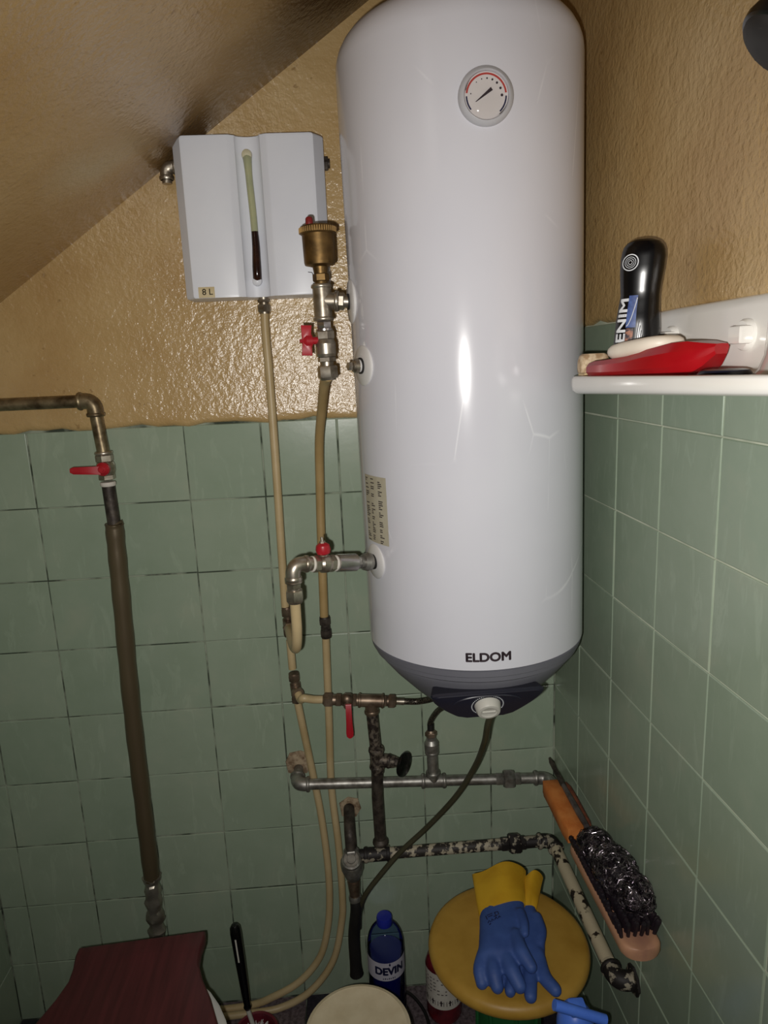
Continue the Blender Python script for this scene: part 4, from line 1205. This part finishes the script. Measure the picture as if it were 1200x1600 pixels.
def finger(mb, pts, rs):
    P = cr(pts, 5); n = len(P)
    R = []
    for i in range(n):
        t = i / (n - 1) * (len(rs) - 1); k = min(int(t), len(rs) - 2); R.append(rs[k] + (rs[k + 1] - rs[k]) * (t - k))
    mb.tube(P, R, 14); mb.ball(P[-1], R[-1], 14, 8); mb.ball(P[0], R[0], 14, 8)

def palm(mb, rows):
    """rows of (left, right, half thickness)"""
    rings = []
    for l, r, h in rows:
        l, r = Vector(l), Vector(r); c = (l + r) / 2; u = (r - l) / 2
        rings.append([c + u * math.copysign(abs(math.cos(a)) ** .8, math.cos(a)) + Vector((0, 0, h * math.sin(a))) for a in (2 * math.pi * k / 28 for k in range(28))])
    mb.loft(rings)

def cuff(mb, rows, th=.0016):
    """open sleeve: outer and inner skin, soft folds"""
    def ringo(row, off):
        l, r, h, ph = row; l, r = Vector(l), Vector(r); c = (l + r) / 2; u = (r - l) / 2; n = []
        for k in range(48):
            a = 2 * math.pi * k / 48
            hh = (h - off) * math.sin(a) + ph * math.sin(3.4 * math.cos(a) + 1) * (1 if math.sin(a) > 0 else .5)
            n.append(c + u * (1 - off / u.length) * math.cos(a) + Vector((0, ph * .9 * math.sin(2 * a + .6), hh)))
        return n
    mb.loft([ringo(r, 0) for r in rows] + [ringo(r, th) for r in reversed(rows)], True, True)

Z1 = ZTOP + .040; Z2 = ZTOP + .016
gl2 = thing('rubber_glove', 'blue and yellow rubber glove lying underneath the other glove on the stool', 'glove', (0.9079, -0.3520, 0.4500), group=None)
mb = MB()
palm(mb, [((0.8821, -0.2983, 0.4580), (0.9178, -0.2990, 0.4580), .012), ((0.8650, -0.3394, 0.4560), (0.9198, -0.3424, 0.4560), .014), ((0.8493, -0.3858, 0.4550), (0.9112, -0.3883, 0.4550), .0135), ((0.8455, -0.4109, 0.4540), (0.9040, -0.4131, 0.4540), .011)])
finger(mb, [(0.8945, -0.4000, 0.4550), (0.8940, -0.4403, 0.4530), (0.9053, -0.4666, 0.4515)], [.0125, .0120, .0105])
finger(mb, [(0.8764, -0.4060, 0.4550), (0.8695, -0.4439, 0.4530), (0.8625, -0.4741, 0.4515)], [.0120, .0120, .0105])
finger(mb, [(0.8582, -0.4041, 0.4550), (0.8440, -0.4351, 0.4530), (0.8325, -0.4607, 0.4505)], [.0120, .0110, .0095])
finger(mb, [(0.8521, -0.3929, 0.4550), (0.8331, -0.4176, 0.4530), (0.8167, -0.4422, 0.4505)], [.0115, .0105, .0095])
finger(mb, [(0.9125, -0.3268, 0.4600), (0.9119, -0.3582, 0.4620), (0.9026, -0.3831, 0.4600)], [.0115, .0105, .0090])
fused(mb, 'hand', 'glove_blue', gl2, .0028, 5)
mb = MB(); cuff(mb, [((0.8780, -0.3052, 0.4590), (0.9186, -0.3049, 0.4590), .0125, .001), ((0.8835, -0.2829, 0.4610), (0.9294, -0.2831, 0.4610), .0135, .002), ((0.8941, -0.2499, 0.4640), (0.9431, -0.2519, 0.4640), .0150, .003), ((0.9049, -0.2364, 0.4660), (0.9517, -0.2348, 0.4660), .0155, .004)])
mb.build('cuff', 'glove_yellow', gl2, sharp=70)

gl1 = thing('rubber_glove', 'blue and yellow rubber glove with dark print lying uppermost on the stool', 'glove', (0.8462, -0.3454, 0.4500))
mb = MB()
palm(mb, [((0.8104, -0.3186, 0.4720), (0.8964, -0.3079, 0.4760), .017), ((0.8042, -0.3504, 0.4720), (0.8824, -0.3527, 0.4770), .019), ((0.7968, -0.3824, 0.4700), (0.8707, -0.3898, 0.4760), .018), ((0.7899, -0.4066, 0.4670), (0.8615, -0.4171, 0.4750), .015), ((0.7917, -0.4193, 0.4640), (0.8518, -0.4300, 0.4710), .011)])
finger(mb, [(0.8009, -0.4005, 0.4650), (0.7905, -0.4250, 0.4610), (0.7902, -0.4422, 0.4520)], [.0115, .0120, .0105])
finger(mb, [(0.8155, -0.4090, 0.4680), (0.8115, -0.4375, 0.4650), (0.8132, -0.4537, 0.4540)], [.0125, .0130, .0110])
finger(mb, [(0.8347, -0.4112, 0.4720), (0.8404, -0.4417, 0.4700), (0.8480, -0.4619, 0.4600)], [.0130, .0135, .0115])
finger(mb, [(0.8594, -0.3861, 0.4840), (0.8616, -0.4209, 0.4850), (0.8715, -0.4444, 0.4770)], [.0120, .0125, .0105])
finger(mb, [(0.8795, -0.3418, 0.4860), (0.8795, -0.3684, 0.4890), (0.8766, -0.3881, 0.4880)], [.0105, .0085, .0065])
hand1 = fused(mb, 'hand', 'glove_blue', gl1, .0028, 5)
mb = MB(); cuff(mb, [((0.8087, -0.3270, 0.4730), (0.8964, -0.3122, 0.4770), .0175, .0015), ((0.8100, -0.2962, 0.4740), (0.9025, -0.2887, 0.4780), .0185, .003), ((0.8134, -0.2528, 0.4740), (0.9121, -0.2569, 0.4780), .019, .005), ((0.8157, -0.2205, 0.4740), (0.9200, -0.2267, 0.4780), .0185, .006)])
mb.build('cuff', 'glove_yellow', gl1, sharp=70)
# dark print near the wrist, lying on the rubber
from mathutils.bvhtree import BVHTree
wm_ = W[hand1]
bvh = BVHTree.FromPolygons([wm_ @ v.co for v in hand1.data.vertices], [tuple(p.vertices) for p in hand1.data.polygons])
g0 = Vector((0.8187, -0.3529, 0.4900)); gx = (Vector((0.8418, -0.3510, 0.4900)) - g0).normalized(); gy = Vector((-gx.y, gx.x, 0))
def on_glove(a, b_):
    p = g0 + gx * a + gy * b_; h = bvh.ray_cast(Vector((p.x, p.y, .6)), Vector((0, 0, -1)))[0]
    return (h or p) + Vector((0, 0, .0002))
mb = MB()
for L in ([(0, .012), (0, .002)], [(.002, .012), (.012, .012)], [(.003, .007), (.011, .007)], [(.016, .012), (.022, .012), (.022, .005), (.016, .005), (.016, .012)], [(.012, .003), (.018, .003)],
          [(-.001, -.006), (.002, -.002), (.004, -.006)], [(.006, -.006), (.007, -.001), (.010, -.005)], [(.012, -.004), (.015, .000), (.017, -.004)], [(.019, -.003), (.021, .001), (.023, -.002)], [(.0, -.011), (.003, -.009)]):
    mb.tube([on_glove(*q) for q in L], .0009, 5)
mb.build('glove_print', 'navy_ink', hand1)

# ------------------------------------------------------------------ things on the floor
bn_ = thing('bucket', 'low bucket with a round cream lid standing in front of the blue bottle', 'bucket', (.581, -.366, 0))
bc = Vector((.581, -.366, 0))
mb = MB(); mb.lathe([(.072, 0), (.076, .004), (.088, .282), (.091, .284), (.091, .290)], bc, (0, 0, 1), 40); mb.build('pail', 'cream_plastic', bn_)
mb = MB(); mb.lathe([(.0935, .276), (.0965, .278), (.0965, .290), (.0945, .2955), (.088, .2975), (.086, .2965), (.04, .2975), (0, .298)], bc, (0, 0, 1), 56); mb.build('lid', 'cream_plastic', bn_)

wb = Vector((.6435, -.085, 0))
bt = thing('water_bottle', 'blue plastic water bottle with blue cap and white label standing by the wall', 'bottle', tuple(wb))
BR = .0405
body_prof = [(.030, .001), (.038, .004), (BR, .012), (BR, .030), (BR - .0015, .034), (BR, .040), (BR, .055), (BR - .0015, .059), (BR, .065), (BR, .204), (.0395, .217), (.0365, .230), (.0315, .241), (.0245, .250), (.0175, .2555), (.0140, .258), (.0135, .264)]
mb = MB(); mb.lathe(body_prof, wb, (0, 0, 1), 40); mb.build('body', 'blue_pet', bt)
mb = MB(); mb.lathe([(.028, .004), (.0365, .007), (BR - .002, .014), (BR - .002, .190), (0, .190)], wb, (0, 0, 1), 36); mb.build('liquid', 'blue_liquid', bt)
mb = MB(); mb.lathe([(.0165, .256), (.0170, .258), (.0170, .272), (.0160, .2755), (0, .2762)], wb, (0, 0, 1), 30); mb.build('cap', 'blue_cap', bt)
def onb(c, R, fa): 
    return lambda a, z, h=.0005: Vector((c.x + (R + h) * math.sin(a / R + fa), c.y - (R + h) * math.cos(a / R + fa), z))
f = onb(wb, BR, 0.0)
mb = MB(); curved_patch(mb, f, -BR * 1.75, BR * 1.75, .147, .192, 28, 1); lb = mb.build('label', 'label_white', bt)
lettering('DEVIN', .025, lambda x, y: f(x + .006, .1705 + y, .0009), 'navy_ink', lb, .0013, .93)
mb = MB(); o_ = f(.006, .1875, .0009); mb.prism([(0, -.004), (.0022, 0), (0, .005), (-.0022, 0)], o_, (1, 0, 0), (0, 0, 1), .0002); mb.build('drop_mark', 'navy_ink', lb)
mb = MB(); rng = random.Random(4)
for k in range(7): curved_patch(mb, lambda a, z: f(a, z, .0009), -.010 + k * .0042, -.0075 + k * .0042, .1515, .1540 + .001 * (k % 2), 1, 1)
mb.build('small_print', 'navy_ink', lb)

rb = Vector((.771, -.075, 0)); RB = .0400
rt = thing('cleaner_bottle', 'dark red bottle with white printed label half hidden behind the yellow stool', 'bottle', tuple(rb))
mb = MB(); mb.lathe([(.030, 0), (.037, .003), (RB, .012), (RB, .135), (.036, .150), (.022, .165), (.0135, .172), (.0135, .18)], rb, (0, 0, 1), 36); mb.build('body', 'red_liquid', rt)
mb = MB(); mb.lathe([(.0165, .176), (.0165, .196), (.014, .199), (0, .1995)], rb, (0, 0, 1), 24); mb.build('cap', 'black_rubber', rt)
f2 = onb(rb, RB, 0.0)
mb = MB(); curved_patch(mb, f2, -RB * 2.2, RB * 2.2, .046, .136, 28, 1); lb = mb.build('label', 'white_label', rt)
mb = MB(); rng = random.Random(8)
for k in range(16):
    a = -RB * 1.3 + k * .0065; z = .060
    if k % 3 == 0: curved_patch(mb, lambda a_, z_: f2(a_, z_, .0009), a, a + .003, z - .004, z + .010, 1, 1); curved_patch(mb, lambda a_, z_: f2(a_, z_, .0009), a - .002, a + .005, z + .003, z + .006, 1, 1)
    else: curved_patch(mb, lambda a_, z_: f2(a_, z_, .0009), a, a + .0012, z - .004, z + .008, 1, 1)
for r in range(5):
    for k in range(12):
        if rng.random() < .6: a = -RB * 1.4 + k * .009; z = .085 + r * .009; curved_patch(mb, lambda a_, z_: f2(a_, z_, .0009), a, a + rng.uniform(.003, .007), z, z + .0022, 1, 1)
mb.build('label_print', 'ink', lb)

# thin cable on the floor
mb = MB(); mb.tube(cr([(.672, -.012, .004), (.70, -.03, .004), (.725, -.075, .004), (.733, -.13, .004), (.735, -.19, .004), (.735, -.26, .004)], 8), .0038, 8)
tag(mb.build('floor_cable', 'black_rubber', loc=(.7, -.1, 0)), 'thin black cable curving over the floor between the two bottles', 'cable')

# blue T-handled tool beside the stool
tc = Vector((0.9268, -0.5000, 0.4491)); zt = tc.z; tc.z = 0
bp = thing('drain_plunger', 'bright blue plastic tool with a crossbar handle standing right of the stool', 'plunger', tuple(tc))
mb = MB()
mb.lathe([(.060, 0), (.062, .006), (.055, .030), (.040, .055), (.022, .070), (.016, .080), (.015, zt - .10), (.020, zt - .06), (.0265, zt - .045)], tc, (0, 0, 1), 32)
mb.lathe([(.0265, zt - .046), (.0290, zt - .040), (.0285, zt - .022), (.025, zt - .008), (.018, zt + .002), (.009, zt + .006), (0, zt + .007)], tc, (0, 0, 1), 32)
mb.build('body', 'bright_blue', bp)
mb = MB(); hA = Vector((0.8832, -0.5320, 0.4954)); hB = Vector((0.9615, -0.5350, 0.4621)); hc = hA.lerp(hB, .5)
mb.tube(cr([hA, hA.lerp(hB, .05), hc, hA.lerp(hB, .95), hB], 5), [.0055] + [.0080] * 19 + [.0055], 14)
mb.box(hc + Vector((0, .012, -.004)), (.026, .026, .012), .003)
mb.build('crossbar', 'bright_blue', bp)

# toilet
tw = thing('toilet', 'white toilet with a closed maroon wood-grain lid in the left foreground', 'toilet', (.2, -.5, 0))
TRm = Matrix.Translation((.183, -.243, 0)) @ Matrix.Rotation(math.radians(4), 4, 'Z')
LZ = .392
def tp_out(pts, z, m=TRm): return [m @ Vector((x, y, z)) for x, y in pts]
def lid_outline(s=0.0):
    half = [(.116, 0), (.117, -.018), (.113, -.045), (.113, -.075), (.124, -.11), (.142, -.15), (.159, -.20), (.171, -.26), (.175, -.32), (.166, -.39), (.138, -.45), (.090, -.495), (.035, -.512)]
    half = [(x - s, y + (s if y < -.2 else 0) - (s if y > -.01 else 0)) for x, y in half]
    return [(-x, y) for x, y in half] + [(x, y) for x, y in reversed(half)]
lid_m = TRm @ Matrix.Rotation(math.radians(0), 4, 'X')
mb = MB()
mb.loft([tp_out(lid_outline(o_), LZ + h) for h, o_ in ((0, .004), (.003, .0), (.015, 0), (.0185, .002), (.020, .005))])
mb.build('lid', 'maroon', tw, sharp=40)
def oval(rx, y0, y1, n=40, p=.9):
    c = (y0 + y1) / 2; ry = (y0 - y1) / 2
    return [(rx * math.copysign(abs(math.cos(a)) ** p, math.cos(a)), c + ry * math.sin(a)) for a in (2 * math.pi * k / n for k in range(n))]
mb = MB()
seq_ = [(.0, oval(.10, -.10, -.40)), (.02, oval(.10, -.10, -.40)), (.12, oval(.092, -.10, -.38)), (.22, oval(.125, -.08, -.44)), (.31, oval(.165, -.06, -.50)), (.355, oval(.184, -.055, -.515)), (.370, oval(.1850, -.052, -.517)),
        (.374, oval(.182, -.057, -.513)), (.372, oval(.150, -.09, -.48)), (.34, oval(.135, -.10, -.46)), (.26, oval(.10, -.14, -.40)), (.20, oval(.05, -.2, -.32))]
mb.loft([tp_out(o_, z) for z, o_ in seq_]); mb.build('bowl', 'porcelain', tw)
mb = MB()
a_, b_ = oval(.1865, -.050, -.518), oval(.125, -.12, -.47)
mb.loft([tp_out(o_, z) for z, o_ in ((.3745, a_), (.388, a_), (.391, oval(.183, -.055, -.514)), (.391, oval(.13, -.115, -.475)), (.388, b_), (.3745, b_), (.3745, a_))], False, False); mb.build('seat', 'white_plastic', tw)
for sx in (-.07, .07):
    mb = MB(); p = TRm @ Vector((sx, .0, LZ - .006)); mb.tube([p - Vector((.018, 0, 0)), p + Vector((.018, 0, 0))], .009, 12); mb.box(p + Vector((0, -.03, -.010)), (.02, .05, .008), .002); mb.build('hinge', 'white_plastic', tw)
mb = MB(); q = TRm @ Vector((-.035, -.02, .24))
mb.tube(cr([(.143, Y0, .20), (.144, -.055, .16), tuple(TRm @ Vector((-.03, .12, .14))), tuple(TRm @ Vector((-.02, .02, .19))), tuple(TRm @ Vector((-.01, -.09, .22)))], 6), .020, 14); mb.build('flush_bend', 'black_rubber', tw)

# toilet brush
tb0 = Vector((.355, -.135, 0))
tbr = thing('toilet_brush', 'black-handled toilet brush standing in a maroon round holder', 'brush', tuple(tb0))
mb = MB(); mb.lathe([(.048, 0), (.050, .004), (.052, .03), (.050, .055), (.046, .061), (.042, .059), (.040, .03), (0, .028)], tb0, (0, 0, 1), 36); mb.build('holder', 'maroon_plastic', tbr)
hA = Vector((0.3399, -0.1250, 0.1109)); hB = Vector((0.3278, -0.1150, 0.3043)); hd_ = (hB - hA).normalized()
mb = MB(); mb.tube([tb0 + Vector((0, 0, .05)), hA - hd_ * .008, hA + hd_ * .004], .0048, 12); mb.build('rod', 'ivory_plastic', tbr)
mb = MB(); Lh = (hB - hA).length
mb.lathe([(.0060, -.004), (.0085, .002), (.0068, .008), (.0078, .020), (.0092, .06), (.0108, Lh * .6), (.0118, Lh * .93), (.0108, Lh), (.007, Lh + .006), (0, Lh + .0075)], hA, hd_, 22); hdl = mb.build('handle', 'black_gloss', tbr)
mb = MB(); sl = hd_.cross(Vector((0, 1, 0))).normalized(); fr = Vector((0, -1, 0))
mb.loft([[hA + hd_ * t + sl * w - Vector((0, .0110, 0)) + Vector((0, -.0008, 0)) for w in (-.0016, .0016)] for t in (Lh * .62, Lh * .7, Lh * .8, Lh * .9)], False, False, False); mb.build('hanging_slot', 'ivory_plastic', hdl)
mb = MB(); rng = random.Random(6)
for k in range(120):
    a = rng.uniform(0, 6.3); z = rng.uniform(.032, .052); p = tb0 + Vector((0, 0, z)); mb.tube([p, p + Vector((.033 * math.cos(a), .033 * math.sin(a), .003))], .0007, 3)
mb.build('brush_bristles', 'white_plastic', tbr)
